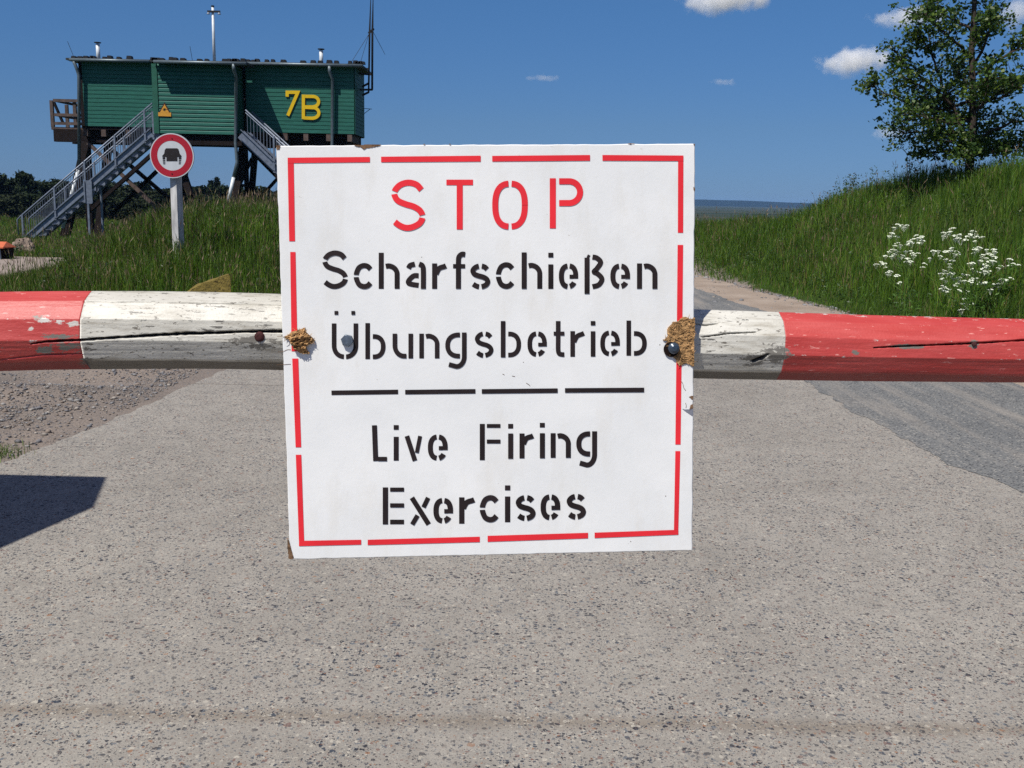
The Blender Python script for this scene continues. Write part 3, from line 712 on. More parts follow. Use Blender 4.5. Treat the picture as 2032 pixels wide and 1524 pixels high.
mb = torn("t", poly_r, None, 0.0016, 1.4, 0.0, 0.0007, 5); fibres(mb, poly_r, 260, 3, 0.0028)
o = mb.build("torn_patch", M['fibre'], sign); o["label"] = "ragged patch of bare brown fibre at the right bolt"
T7 = lambda p: (530 + p[0] / 10.887, 600 + p[1] / 10.887)
poly_l = [T7(p) for p in [(380, 738), (490, 690), (520, 640), (640, 610), (690, 590), (830, 540), (815, 620), (900, 690), (1040, 820), (960, 880), (880, 930), (850, 960), (860, 1030), (925, 1090), (900, 1112), (780, 1100), (700, 1080), (600, 990), (560, 950), (520, 860), (480, 800), (400, 770)]]
mb = torn("t", poly_l, None, 0.0030, 1.1, 0.0085, 0.0006, 11); fibres(mb, poly_l, 90, 8, 0.007)
o = mb.build("torn_lump", M['fibre'], sign); o["label"] = "curled lump of torn fibre on the left dashed line"
mb = torn("t", [T7(p) for p in [(540, 800), (640, 780), (760, 760), (860, 840), (800, 900), (700, 990), (600, 960), (560, 900)]], None, 0.0030, 1.1, 0.0092, 0.0008, 11)
mb.build("torn_hollow", M['fibre_dark'], sign)
for poly, sd_ in (([(548, 288.5), (556, 288.5), (555, 296), (549, 297)], 1), ([(703, 288), (715, 287.5), (735, 287), (757, 286.8), (752, 290), (741, 292), (728, 294), (722, 297), (716, 292), (708, 291)], 2), ([(839, 285.8), (845, 285.7), (842, 288)], 3), ([(891, 285.5), (895, 285.5), (893, 288)], 6), ([(1245, 284.5), (1262, 284.5), (1250, 286.5)], 7), ([(1376, 285.5), (1379.5, 285.5), (1379, 289), (1377, 288)], 4), ([(1376, 371), (1379, 373), (1378.5, 380), (1376.5, 376)], 8), ([(570.5, 1070), (573, 1072), (578, 1090), (583, 1108), (577, 1110), (573, 1108), (571, 1090)], 5),
                  ([T8(p) for p in [(605, 1300), (630, 1285), (662, 1285), (662, 1335), (640, 1330)]], 9), ([T8(p) for p in [(625, 1410), (662, 1395), (660, 1455), (610, 1470)]], 10)):
    torn("t", poly, None, 0.0004, 1.0, 0, 0.0005, sd_).build("edge_damage", M['board_edge'], sign)
mb = MB(); t_ = torn("t", [T8(p) for p in [(515, 1465), (560, 1475), (610, 1468), (658, 1450), (655, 1560), (625, 1545), (590, 1520), (560, 1500)]], None, 0.0002, 1.0, 0, 0.0004, 3); mb.add(t_.v, t_.f)
mb.build("bare_patch", M['grey_ply'], sign)
mb = MB()
for pts in ([(550, 667.5), (560, 668), (567, 670)], [(551, 698.5), (563, 697), (570, 694), (577, 694)], [(549, 724), (563, 723.5), (577, 722.5)], [T8(p) for p in [(505, 1095), (520, 1120), (530, 1170), (560, 1215)]], [T8(p) for p in [(555, 1380), (566, 1420), (560, 1450)]], [T8(p) for p in [(470, 1050), (490, 1080), (505, 1095)]], [(1044, 760), (1049, 763), (1052, 766)], [(997, 742), (1001, 744)], [(1016, 746), (1022, 747)]):
    mb = MB(); stroke(mb, spl(pts, 4) if len(pts) > 2 else pts, 0.9, 0.0004); mb.build("paint_crack", M['board_edge'], sign, fix=False)

def hexbolt(px, py, rpx, hgt, mat, rnd, tilt, dome):
    u, v = uv(px, py); r = rpx / F_PX * 1.47
    mb = MB(); rings = []
    vs = []; n = 6 if not rnd else 24
    m = 24
    for hh, k in ((0, 1.0), (hgt * 0.82, 1.0), (hgt, 0.88), (hgt + dome, 0.45), (hgt + dome * 1.1, 0.02)):
        for i in range(m):
            a = 2 * math.pi * i / m + tilt
            rad = r * k * ((math.cos(math.pi / 6) / math.cos(((a - tilt) % (math.pi / 3)) - math.pi / 6)) if (not rnd and k > 0.9) else 0.95)
            vs.append(bp(u + rad * math.cos(a), v + rad * math.sin(a), hh + 0.0004))
    fs = [(q * m + i, q * m + (i + 1) % m, q * m + m + (i + 1) % m, q * m + m + i) for q in range(4) for i in range(m)]
    mb.add(vs, fs); return mb.build("bolt", mat, sign)
M['bolt_zinc'] = simple('zinc_bolt', lin(88, 98, 110), 0.4, 0.5, 0.3, 0.3, 240)
M['bolt_dark'] = simple('dark_bolt', lin(62, 74, 88), 0.25, 0.6, 0.3, 0.3, 200)
M['hole'] = simple('drill_hole', lin(30, 22, 20), 0.95, 0.05)
o = hexbolt(689.5, 675.5, 12.6, 0.0058, M['bolt_zinc'], False, 0.25, 0.0003); o["label"] = "galvanised hexagonal bolt inside the letter"
mb = MB(); mb.tube([bpx(1331.5, 693, 0.0002), bpx(1331.5, 693, 0.0030)], 0.0112, 20); mb.build("bolt_recess", M['hole'], sign)
o = hexbolt(1335.5, 690.5, 12.0, 0.0085, M['bolt_dark'], True, 0.1, 0.0022); o["label"] = "dark round-headed bolt in the torn patch"

# ------------------------------------------------------------------ barrier bar
def bar_axis(px, py, Rm):
    d = ray(px, py); pt = BO - EN * (Rm + 0.0145)
    t = ((pt - ORG) @ EN) / (d @ EN); return ORG + d * t
pa, pb = bar_axis(550, 659, 0.0585), bar_axis(1380, 682.5, 0.056)
dpx = lambda p: (p - ORG) @ FW
RA, RB = 76.5 / F_PX * dpx(pa), 69.5 / F_PX * dpx(pb)
AX = pb - pa; LAB = np.linalg.norm(AX); AX /= LAB
BU = np.array([0, 0, 1.0]) - AX * AX[2]; BU /= np.linalg.norm(BU); BF = np.cross(AX, BU)
if BF[1] > 0: BF = -BF                                     # towards the viewer
def s_of(px):                                              # place along the bar seen at a photo column (near face)
    best = None
    for s in np.linspace(-2.5, 3, 2751):
        x, _ = proj(pa + AX * s + BF * 0.05)
        if best is None or abs(x - px) < best[0]: best = (abs(x - px), s)
    return best[1]
def rad(s): return np.clip(RA + (RB - RA) * np.where(np.asarray(s) < 0, 0.55, 1.0) * s / LAB, 0.035, 0.08)
sL, sR = s_of(163), s_of(1558); S_EDGE = (s_of(0), s_of(2032))
S0, S1 = -1.75, 2.35
ss = np.unique(np.concatenate([np.arange(S0, sL - 0.35, 0.02), np.arange(sL - 0.35, 1.3, 0.0025), np.arange(1.3, S1 + 0.001, 0.02), [sL, sR, sL - 0.72, sR + 0.72]]))
th = np.concatenate([np.linspace(-75, 75, 170), np.linspace(75, 285, 44)[1:-1]]) * math.pi / 180     # 0 = facing the viewer, + = up
TH, SS = np.meshgrid(th, ss)
wob = 0.07 * (vnoise(SS, 0 * SS, 1.6, 51) - 0.5) * 2
oct_ = np.cos(math.pi / 12) / np.cos(np.mod(TH + wob + R_(4), math.pi / 6) - math.pi / 12)
RR = rad(SS) * (0.02 + 0.98 * oct_) * (1 + 0.012 * (vnoise(SS, TH, 5, 52) - 0.5) + 0.006 * (vnoise(SS, TH, 17, 53) - 0.5)) * 1.012
def bar_pts(Rr): return pa[None, None] + SS[..., None] * AX + Rr[..., None] * (np.cos(TH)[..., None] * BF + np.sin(TH)[..., None] * BU)
P0 = bar_pts(RR)
sag = np.where(SS < 0, -0.0105 * (SS / S_EDGE[0]) ** 2, 0.0035 * np.clip((SS - LAB) / (S_EDGE[1] - LAB), 0, 9) ** 2)      # the log is slightly bowed
P0 = P0 + np.clip(sag, -0.03, 0.02)[..., None] * BU
q = P0 - ORG; dz = q @ FW
PXX = 1016 + F_PX * (q @ RT) / dz; PYY = 762 - F_PX * (q @ UP) / dz
frontm = np.cos(TH) > 0.05
def dist_poly(pl, wfun):
    """distance in photo pixels from the visible face to a crack line, over its local half width"""
    best = np.full(PXX.shape, 9e9)
    for (x0, y0, w0), (x1, y1, w1) in zip(pl[:-1], pl[1:]):
        L2 = (x1 - x0) ** 2 + (y1 - y0) ** 2
        t = np.clip(((PXX - x0) * (x1 - x0) + (PYY - y0) * (y1 - y0)) / L2, 0, 1)
        d = np.hypot(PXX - x0 - t * (x1 - x0), PYY - y0 - t * (y1 - y0)) / (w0 + (w1 - w0) * t)
        best = np.minimum(best, d)
    return best
CR = [[(60, 683, 0.7), (90, 678, 1.8), (165, 675, 2.4), (190, 673, 2.4), (300, 666, 2.6), (345, 663, 2.8), (440, 660, 2.6), (480, 658, 2.6), (560, 657, 2.8)],
      [(1392, 669, 0.8), (1420, 665, 1.2), (1450, 661, 1.1), (1500, 659, 0.7)], [(1378, 642, 1.2), (1400, 645, 1.2), (1425, 642, 0.6)],
      [(1735, 690, 0.7), (1790, 687, 1.6), (1860, 684, 1.3), (1930, 681, 1.6), (2040, 674, 1.4), (2120, 670, 1)], [(1495, 716, 2.4), (1510, 711, 2.6), (1525, 703, 1.5)],
      [(165, 598, 0.8), (300, 600, 0.7), (430, 602, 0.7), (560, 606, 0.7)], [(0, 714, 0.8), (90, 704, 1.2), (160, 702, 1.0)]]
deep = np.zeros_like(PXX)
for k, c in enumerate(CR):
    d = dist_poly(c, None) + (vnoise(PXX, PYY, 0.12, 60 + k) - 0.5) * 0.7
    amt = np.clip(1.35 - d, 0, 1) * frontm
    deep = np.maximum(deep, amt * (0.25 if k >= 5 else 1))
wear = np.zeros(PXX.shape + (4,))
wear[..., 3] = sst(-30, -62, np.degrees((TH + math.pi) % (2 * math.pi) - math.pi)) if False else np.clip((-np.degrees((TH + math.pi) % (2 * math.pi) - math.pi) - 27) / 22, 0, 1)  # alpha: darker towards the underside, grime and painted shade together
wear[..., 2] = np.clip(deep * 1.4, 0, 1)
def blob(cx, cy, rx, ry): return np.clip(0.95 - np.hypot((PXX - cx) / rx, (PYY - cy) / ry) * 0.42, 0, 1) * frontm
uu = np.mod(TH + wob + R_(4), math.pi / 6); uu = np.minimum(uu, math.pi / 6 - uu) * np.cos(TH)
wear[..., 0] = np.clip(0.30 - uu / R_(5) * 0.3, 0, 1) * frontm * (TH > R_(-10)) * (vnoise(SS, TH, 2.2, 58) > 0.45)
for b in ((88, 634, 16, 6), (118, 638, 9, 4), (147, 641, 13, 4.5), (61, 653, 4, 3)): wear[..., 0] = np.maximum(wear[..., 0], blob(*b))
for b in ((140, 688, 30, 7), (85, 694, 14, 6), (115, 668, 24, 4), (505, 676, 42, 7), (515, 684, 22, 8), (76, 630, 8, 4), (1697, 699, 6, 4), (1800, 687, 26, 3.5), (1932, 683, 8, 7), (1505, 712, 26, 10), (170, 716, 10, 6), (1540, 706, 20, 14)): wear[..., 1] = np.maximum(wear[..., 1], blob(*b))
RR = RR - deep * 0.012
P = bar_pts(RR) + np.clip(sag, -0.03, 0.02)[..., None] * BU
ground_bar = pa + AX * 0.3
barrier = thing("barrier_bar", (float(ground_bar[0]), float(ground_bar[1]), 0.012), "red and white wooden barrier bar across the road behind the white board", "barrier")
nth = len(th)
cuts_s = [S0, sL - 0.72, sL, sR, sR + 0.72, S1]
for k, (a, b) in enumerate(zip(cuts_s[:-1], cuts_s[1:])):
    r0, r1 = np.searchsorted(ss, a - 1e-9), np.searchsorted(ss, b - 1e-9)
    sub = P[r0:r1 + 1]; nr = len(sub)
    i0 = (np.arange(nr - 1)[:, None] * nth + np.arange(nth)[None]).ravel()
    j0 = (np.arange(nr - 1)[:, None] * nth + (np.arange(nth)[None] + 1) % nth).ravel()
    caps = [np.arange(nth)[None], (np.arange(nth)[::-1] + (nr - 1) * nth)[None]]
    red = k in (1, 3)
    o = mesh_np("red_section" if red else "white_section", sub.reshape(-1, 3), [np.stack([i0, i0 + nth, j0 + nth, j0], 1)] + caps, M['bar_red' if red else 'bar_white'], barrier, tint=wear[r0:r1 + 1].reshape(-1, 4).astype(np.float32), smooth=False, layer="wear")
def on_bar(px, py):
    i = np.argmin(np.where(frontm, (PXX - px) ** 2 + (PYY - py) ** 2, 9e9)); i = np.unravel_index(i, PXX.shape)
    nrm = np.cos(TH[i]) * BF + np.sin(TH[i]) * BU
    return P0[i], nrm
p, nr_ = on_bar(515, 668); mb = MB(); mb.tube([p - nr_ * 0.006, p + nr_ * 0.0012, p + nr_ * 0.0028, p + nr_ * 0.0032], [0.0074, 0.0074, 0.006, 0.002], 14)
o = mb.build("bolt", M['rust'], barrier, True); o["label"] = "rusty bolt head in the crack of the bar"
p, nr_ = on_bar(1932, 683); mb = MB(); mb.tube([p - nr_ * 0.004, p + nr_ * 0.002, p + nr_ * 0.003], [0.004, 0.004, 0.002], 8); mb.build("nail", M['rust'], barrier)
# the two posts that carry the bar, left and right of the picture
for s, nm in ((-1.5, "pivot_post"), (2.2, "rest_post")):
    p = pa + AX * s; mb = MB(); w_ = 0.07
    for dy in (-1, 1): mb.box(p[0] - w_, p[0] + w_, p[1] + dy * 0.135 - 0.05, p[1] + dy * 0.135 + 0.05, -0.3, p[2] + 0.12)
    mb.tube([(p[0], p[1] - 0.22, p[2] - 0.085), (p[0], p[1] + 0.22, p[2] - 0.085)], 0.018, 10)
    mb.build(nm, M['fence_grey'], barrier)

# ------------------------------------------------------------------ unseen shadow caster added left of the picture, roof shaped from the road shadow
def toward_sun(x, y, h): return (x + SUN[0] / SUN[2] * h, y + SUN[1] / SUN[2] * h)
hh = 2.25
roof = [toward_sun(x, y, hh) for x, y in ((-4.6, 5.335), (-2.196, 5.32), (-2.045, 4.783), (-2.205, 4.158), (-2.55, 2.75), (-4.6, 2.75))]
hx0, hy0 = sum(p[0] for p in roof) / 6, sum(p[1] for p in roof) / 6
caster = thing("shadow_caster", (hx0, hy0, 0), "unseen grey boarded block with a flat roof, added to cast the road shadow", "caster")
mb = MB(); mb.prism([(x, y, hh - 0.12) for x, y in roof], (0, 0, 0.12)); mb.build("roof", M['roof'], caster)
mb = MB(); inner = [(hx0 + (x - hx0) * 0.86, hy0 + (y - hy0) * 0.86) for x, y in roof]
mb.prism([(x, y, 0.0) for x, y in inner], (0, 0, hh - 0.122)); mb.build("wall", M['caster'], caster)
mb = MB(); xr_ = max(p[0] for p in inner); mb.box(hx0 - 0.5, hx0 + 0.35, inner[0][1] - 0.01, inner[0][1] + 0.03, 0.02, 2.0); mb.build("door", M['green_trim'], caster)

# ------------------------------------------------------------------ green cabin on stilts
YW, YF, YB = 40.0, 39.0, 42.4
X = lambda px, py, Y=YW: float(at(px, py, Y)[0])
Z = lambda px, py, Y=YW: float(at(px, py, Y)[2])
P3 = lambda px, py, Y=YW: tuple(float(c) for c in at(px, py, Y))
tower = thing("stilted_cabin", (X(420, 455), 41, 0), "long green boarded cabin on dark timber stilts, marked 7B in yellow", "cabin")
ZT = Z(440, 124.5, 39.6); ZT2 = Z(400, 124.0, 38.45)
def planks(x0, x1, y, z0, z1, pitch, lap):
    """horizontal boards facing -Y"""
    mb = MB(); mb.box(x0, x1, y + 0.03, y + 0.10, z0, z1)
    z = z0
    while z < z1 - 0.02:
        zt = min(z + pitch, z1); gp = 0.014
        if lap:
            mb.add([(xx, yy, zz) for xx in (x0, x1) for yy, zz in ((y + 0.029, z), (y - 0.004, z + 0.002), (y, zt - 0.058), (y + 0.029, zt - gp))], [(0, 1, 5, 4), (1, 2, 6, 5), (2, 3, 7, 6), (0, 3, 2, 1), (4, 5, 6, 7)])
        else:
            mb.add([(xx, yy, zz) for xx in (x0, x1) for yy, zz in ((y + 0.029, z), (y, z + 0.003), (y, zt - gp - 0.006), (y + 0.029, zt - gp))], [(0, 1, 5, 4), (1, 2, 6, 5), (2, 3, 7, 6), (0, 3, 2, 1), (4, 5, 6, 7)])
        z = zt
    return mb
x1a, x1b = X(165, 190), X(303, 190)
x2a, x2b = X(303, 190, YF), X(466, 190, YF)
x3a, x3b = X(488, 190), X(704, 190)
z1, z2, z3 = Z(200, 250.5), Z(380, 265.5, YF), Z(600, 264)
planks(x1a, x1b + 0.1, YW, z1, ZT, 0.150, False).build("wall", M['green'], tower, fix=False)
o = planks(x2a + 0.21, x2b, YF, z2, ZT2, 0.152, True).build("wall", M['green'], tower, fix=False); o["label"] = "middle wall of bevelled green boards that stands forward"
planks(x3a, x3b, YW, z3, ZT, 0.150, False).build("wall", M['green'], tower, fix=False)
# back and ends
mb = MB(); mb.box(x1a, x3b, YB - 0.1, YB, z1 - 0.1, ZT - 0.02)
mb.box(x1a, x1a + 0.08, YW + 0.11, YB - 0.1, z1, ZT - 0.02); mb.build("back_wall", M['green_trim'], tower)
mb = MB(); zz = z3
while zz < ZT - 0.02:
    mb.box(x3b - 0.03, x3b + 0.012, YW + 0.0, YB, zz, min(zz + 0.136, ZT)); zz += 0.15
mb.box(x3b - 0.06, x3b - 0.03, YW + 0.11, YB - 0.1, z3, ZT); mb.build("end_wall", M['green_trim'], tower)
mb = MB(); mb.box(x2a, x2a + 0.2, YF - 0.03, YW - 0.01, z2 - 0.01, ZT2 - 0.01); mb.build("corner_board", M['green_trim'], tower)
mb = MB(); mb.box(x2b - 0.06, x2b + 0.02, YF + 0.11, YW + 0.2, z2, ZT2 - 0.01); mb.build("return_wall", M['green_trim'], tower)
mb = MB(); mb.box(X(157.5, 190), X(164.5, 190), YW + 0.05, YW + 0.2, z1 - 0.1, ZT - 0.02); mb.build("corner_post", M['timber'], tower)
# gap with a through view
mb = MB(); xg0, xg1 = X(468, 190), X(488, 190)
mb.box(xg0, xg1, YW + 0.3, YW + 0.4, Z(475, 178), ZT - 0.02); mb.box(X(479, 200), X(484, 200), YW + 0.32, YW + 0.42, Z(475, 265), Z(475, 178))
mb.box(xg0, xg1, YW + 0.3, YW + 0.36, Z(475, 268), Z(475, 221)); mb.build("door_frame", M['timber'], tower)
# roof
zr = Z(430, 125.5)
roof_ = None
mb = MB(); mb.box(X(137, 118), X(720, 130), YW - 0.30, YB + 0.15, ZT + 0.002, ZT + 0.075); mb.box(X(303, 120, 38.45), X(487, 125, 38.45), YF - 0.44, YW - 0.302, ZT2 + 0.004, ZT2 + 0.077)
roof_ = mb.build("roof", M['roof'], tower)
for px in (148, 161, 172, 184, 187, 209, 219, 237, 258, 305, 309, 314, 323, 341, 349, 364, 397, 411, 447, 456, 463, 467, 471, 483, 492, 505, 511, 530, 542, 563, 602, 622, 636, 654, 668, 695, 706, 711, 716, 721):
    mb = MB(); yy, zb = (38.75, ZT2 + 0.078) if 303 < px < 487 else (39.85, ZT + 0.076)
    c = P3(px, 121, yy); wv, hv = random.uniform(0.07, 0.12), random.uniform(0.07, 0.13)
    mb.add([(c[0] + sx * wv * (1 if k == 0 else 0.75), yy + sy * 0.12, zb + k * hv) for k in (0, 1) for sx, sy in ((-1, -1), (1, -1), (1, 1), (-1, 1))], [(0, 1, 2, 3)[::-1], (4, 5, 6, 7), (0, 1, 5, 4), (1, 2, 6, 5), (2, 3, 7, 6), (3, 0, 4, 7)])
    mb.build("roof_block", M['dark'], roof_)
def gutter(xa, xb, y, z):
    mb = MB(); mb.tube([(xa, y, z), (xb, y, z)], 0.06, 10); return mb.build("gutter", M['galv_pipe'], tower, True)
gutter(X(146, 118), X(303, 122), YW - 0.36, ZT); gutter(X(303, 122, 38.4), X(487, 126, 38.4), YF - 0.50, ZT2); gutter(X(487, 126), X(722, 130), YW - 0.36, ZT)
for pts in ([(146, 121, 39.64), (153, 138, 39.78), (156.5, 150, 39.8), (157, 334, 39.8)], [(463, 127, 38.5), (464, 138, 38.5), (468.5, 152, 38.8), (467.5, 283, 38.85), (470.5, 322, 38.85), (463.5, 352, 38.8)], [(653.5, 131, 39.64), (654, 142, 39.64), (660, 158, 39.85), (659, 300, 39.85), (660, 450, 39.85)]):
    mb = MB(); mb.tube([P3(*p) for p in pts], 0.062, 10); mb.build("downpipe", M['galv_pipe'], tower, True)
for pts in ([(155, 338, 39.72), (142, 386, 39.32), (124.5, 453, 39.12)], [(463.5, 352, 38.78), (452.5, 402, 38.72)]):
    mb = MB(); mb.tube([P3(*p) for p in pts], 0.066, 10); mb.build("drain_pipe", M['bright_steel'], tower, True)
for px, yt in ((195.5, 85), (637.5, 98)):
    mb = MB(); Yc = 40.8; c = P3(px, 120, Yc); zt = Z(px, yt + 2, Yc)
    mb.tube([(c[0], Yc, ZT + 0.076), (c[0], Yc, zt)], 0.075, 14); ch = mb.build("chimney", M['bright_steel'], tower, True)
    mb = MB(); mb.tube([(c[0], Yc, zt + 0.03), (c[0], Yc, zt + 0.06)], 0.13, 14); mb.tube([(c[0], Yc, zt - 0.01), (c[0], Yc, zt + 0.03)], 0.02, 6); mb.build("chimney_cap", M['dark'], ch)
mb = MB(); Ym = 41.0; c = P3(423.5, 60, Ym)
mb.tube([(c[0], Ym, ZT + 0.076), (c[0], Ym, Z(424, 14, Ym))], [0.062, 0.05], 12); mast = mb.build("mast", M['bright_steel'], tower, True)
mb = MB(); zc = Z(424, 23.5, Ym); mb.bar((X(412.5, 23, Ym), Ym - 0.07, zc), (X(438, 23, Ym), Ym - 0.07, zc), 0.05, 0.07); mb.tube([(c[0], Ym, Z(424, 14, Ym)), (c[0], Ym, Z(424, 11, Ym))], 0.06, 10); mb.build("crossarm", M['dark'], mast)
for px in (414.5, 436):
    mb = MB(); mb.tube([(X(px, 25, Ym), Ym - 0.07, zc - 0.03), (X(px, 27, Ym), Ym - 0.07, zc - 0.10)], [0.03, 0.07], 10); mb.build("floodlight", M['galv'], mast)
# aerials on the right-hand end
Ya = 41.0
for pts, rs in (([(731.5, 184), (733.5, 62), (736, -10), (736.5, -60)], [0.035, 0.035, 0.012, 0.008]), ([(738.5, 178), (739, 62), (740.5, -10), (741, -80)], [0.042, 0.042, 0.012, 0.008])):
    mb = MB(); mb.tube([P3(*p, Ya) for p in pts], rs, 8); mb.build("aerial", M['dark'], tower, True)
mb = MB()
for a, b in (((712, 136), (733, 137)), ((712, 146), (739.5, 148)), ((714, 178), (739.5, 178)), ((719, 172), (732, 165)), ((719, 189), (731.5, 183)), ((731, 66), (742, 57)), ((733, 66), (733, 74)), ((741, 56), (737, 66))): mb = MB(); mb.bar(P3(*a, Ya), P3(*b, Ya), 0.055, 0.075); mb.build("aerial_bracket", M['dark'], tower)
mb = MB()
for a, b, Yb in (((732, 68), (698, 122), 39.9), ((732, 68), (716, 122), 40.6), ((741, 64), (757, 95), 42.2), ((741, 64), (764, 108), 42.2)): mb = MB(); mb.tube([P3(*a, Ya), P3(*b, Yb)], 0.008, 5); mb.build("guy_wire", M['dark'], tower)
mb = MB(); mb.tube([P3(720, 215, Ya), P3(738, 216.5, Ya)], 0.012, 6); mb.tube([P3(722, 226, Ya), P3(735, 216, Ya)], 0.012, 6); mb.build("small_aerial", M['dark'], tower)
for a, b in (((134, 82), (146, 112)), ((377, 92), (382, 121))): mb = MB(); mb.tube([P3(*a, 41), P3(*b, 41)], 0.009, 5); mb.build("whip_aerial", M['dark'], tower)
# figures 7 and B
def slab(mb, pts, w, y0, y1, closed=False):
    """a flat stroke with thickness, standing in an XZ plane"""
    Pn = [np.array(p, float) for p in pts]; n = len(Pn); L, Rr = [], []
    for i in range(n):
        a = Pn[(i - 1) % n] if (closed or i > 0) else Pn[i]; b = Pn[(i + 1) % n] if (closed or i < n - 1) else Pn[i]
        d1 = Pn[i] - a; d2 = b - Pn[i]
        u1 = d1 / np.linalg.norm(d1) if np.linalg.norm(d1) > 1e-9 else None; u2 = d2 / np.linalg.norm(d2) if np.linalg.norm(d2) > 1e-9 else None
        if u1 is None: u1 = u2
        if u2 is None: u2 = u1
        n1 = np.array([-u1[1], u1[0]]); n2 = np.array([-u2[1], u2[0]]); m_ = n1 + n2; m_ /= np.linalg.norm(m_)
        k = w / 2 / max(0.35, m_ @ n1); L.append(Pn[i] + m_ * k); Rr.append(Pn[i] - m_ * k)
    vs = []
    for a, b in zip(L, Rr): vs += [(a[0], y0, a[1]), (b[0], y0, b[1]), (b[0], y1, b[1]), (a[0], y1, a[1])]
    fs = []; m_ = n if closed else n - 1
    for i in range(m_):
        o = 4 * i; q = 4 * ((i + 1) % n)
        for k in range(4): fs.append((o + k, o + (k + 1) % 4, q + (k + 1) % 4, q + k))
    if not closed: fs += [(0, 1, 2, 3), (4 * n - 1, 4 * n - 2, 4 * n - 3, 4 * n - 4)]
    mb.add(vs, fs)
c7 = lambda p: (lambda q: (q[0], q[2]))(P3(560 + p[0] / 7.62, 90 + p[1] / 7.62, YW))
mb = MB(); slab(mb, [c7(p) for p in ((79, 778), (79, 710), (240, 712), (88, 1064))], 46 / 7.62 * 0.0203, YW - 0.05, YW - 0.012); mb.build("figure_seven", M['yellow'], tower)
mb = MB(); w_ = 46 / 7.62 * 0.0203
slab(mb, [c7(p) for p in [(324, 772), (470, 774)] + arc(470, 852, 84, 78, 85, -85, 12) + [(470, 932), (324, 932)]], w_, YW - 0.05, YW - 0.012)
slab(mb, [c7(p) for p in [(348, 938), (466, 944)] + arc(466, 1022, 92, 80, 82, -85, 12) + [(466, 1104), (324, 1098)]], w_, YW - 0.053, YW - 0.012)
slab(mb, [c7((324, 746)), c7((324, 1116))], w_, YW - 0.056, YW - 0.012); mb.build("letter_b", M['yellow'], tower)
# amber warning plate on the middle wall
cw = lambda px, py: (lambda q: (q[0], YF - 0.03, q[2]))(P3(px, py, YF))
mb = MB(); mb.prism([cw(*p) for p in ((327, 203), (314, 226), (340, 226))], (0, 0.02, 0)); wp = mb.build("warning_plate", M['rust'], tower)
mb = MB(); e = lambda p, k: (p[0], p[1] - k, p[2])
mb.prism([e(cw(*p), 0.004) for p in ((327, 207), (317.5, 224), (336.5, 224))], (0, 0.003, 0)); mb.build("triangle", M['orange_plate'], wp)
mb = MB(); ctr = cw(327, 217.5)
star = []
for i in range(16):
    a = i * math.pi / 8; r = 0.075 if i % 2 == 0 else 0.03; star.append((ctr[0] + r * math.cos(a), ctr[1] - 0.008, ctr[2] + r * math.sin(a)))
mb.prism(star, (0, 0.003, 0)); mb.bar((ctr[0], ctr[1] - 0.0065, ctr[2]), (ctr[0] + 0.13, ctr[1] - 0.0065, ctr[2]), 0.003, 0.014, (0, 0, 1)); mb.build("burst_symbol", M['black_paint'], wp)
mb = MB(); mb.prism([e(cw(*p), 0.002) for p in ((314.5, 222.8), (340, 223.6), (340, 231.3), (314.5, 230.5))], (0, 0.02, 0)); mb.build("text_panel", M['orange_plate'], wp)
# floor beams under the walls
zb1, zb2, zb3 = Z(240, 283), Z(380, 287, YF), Z(600, 291)
mb = MB(); mb.box(X(100, 260), x2a, YW + 0.25, YW + 0.5, zb1, z1 - 0.12); mb.build("floor_beam", M['timber'], tower)
mb = MB(); mb.box(x2a, x2b + 0.3, YF + 0.12, YF + 0.4, zb2, z2 - 0.01); mb.build("floor_beam", M['timber'], tower)
mb = MB(); mb.box(x3a - 0.4, x3b - 0.25, YW + 0.3, YW + 0.55, zb3, z3 - 0.13); mb.build("floor_beam", M['timber'], tower)
mb = MB(); mb.box(X(100, 260), x3b - 0.1, YB - 0.5, YB - 0.2, zb1, z1 - 0.12); mb.build("floor_beam", M['timber'], tower)
mb = MB(); mb.box(x1a - 0.1, x3b, YW + 0.05, YB, z1 - 0.12, z1 - 0.005); mb.box(x2a, x2b + 0.4, YF + 0.12, YW + 0.05, z2 - 0.005, z2 + 0.05); mb.build("floor", M['timber'], tower)
for px in (170, 206, 255, 292, 500, 566, 607, 652, 694):
    mb = MB(); c = P3(px, 270); mb.box(c[0] - 0.09, c[0] + 0.09, YW - 0.02, YB - 0.1, z1 - 0.38, z1 - 0.125); mb.build("joist", M['timber_brown'], tower)
# stilts and bracing
LEGS = [((172, 283, 40.3), (132, 458, 39.6), 0.30), ((216, 283, 42.0), (195, 462, 41.4), 0.26), ((172, 290, 42.1), (180, 452, 42.6), 0.26), ((345, 288, 40.2), (392, 430, 39.7), 0.24), ((373, 288, 42.0), (356, 440, 42.4), 0.22),
        ((483, 286, 40.2), (462, 432, 39.6), 0.26), ((487, 290, 42.0), (492, 440, 42.0), 0.17), ((506, 300, 41.0), (495, 440, 41.0), 0.22), ((688, 290, 40.2), (715, 460, 39.7), 0.28), ((694, 290, 42.0), (700, 450, 42.4), 0.26)]
for a, b, w in LEGS:
    mb = MB(); q = np.array(P3(*b)); p = np.array(P3(*a)); d = (q - p) / (p[2] - q[2]); q = p + d * (p[2] + 0.6)
    mb.bar(p, q, w, w * 0.9, (0, 1, 0)); mb.build("stilt", M['timber'], tower)
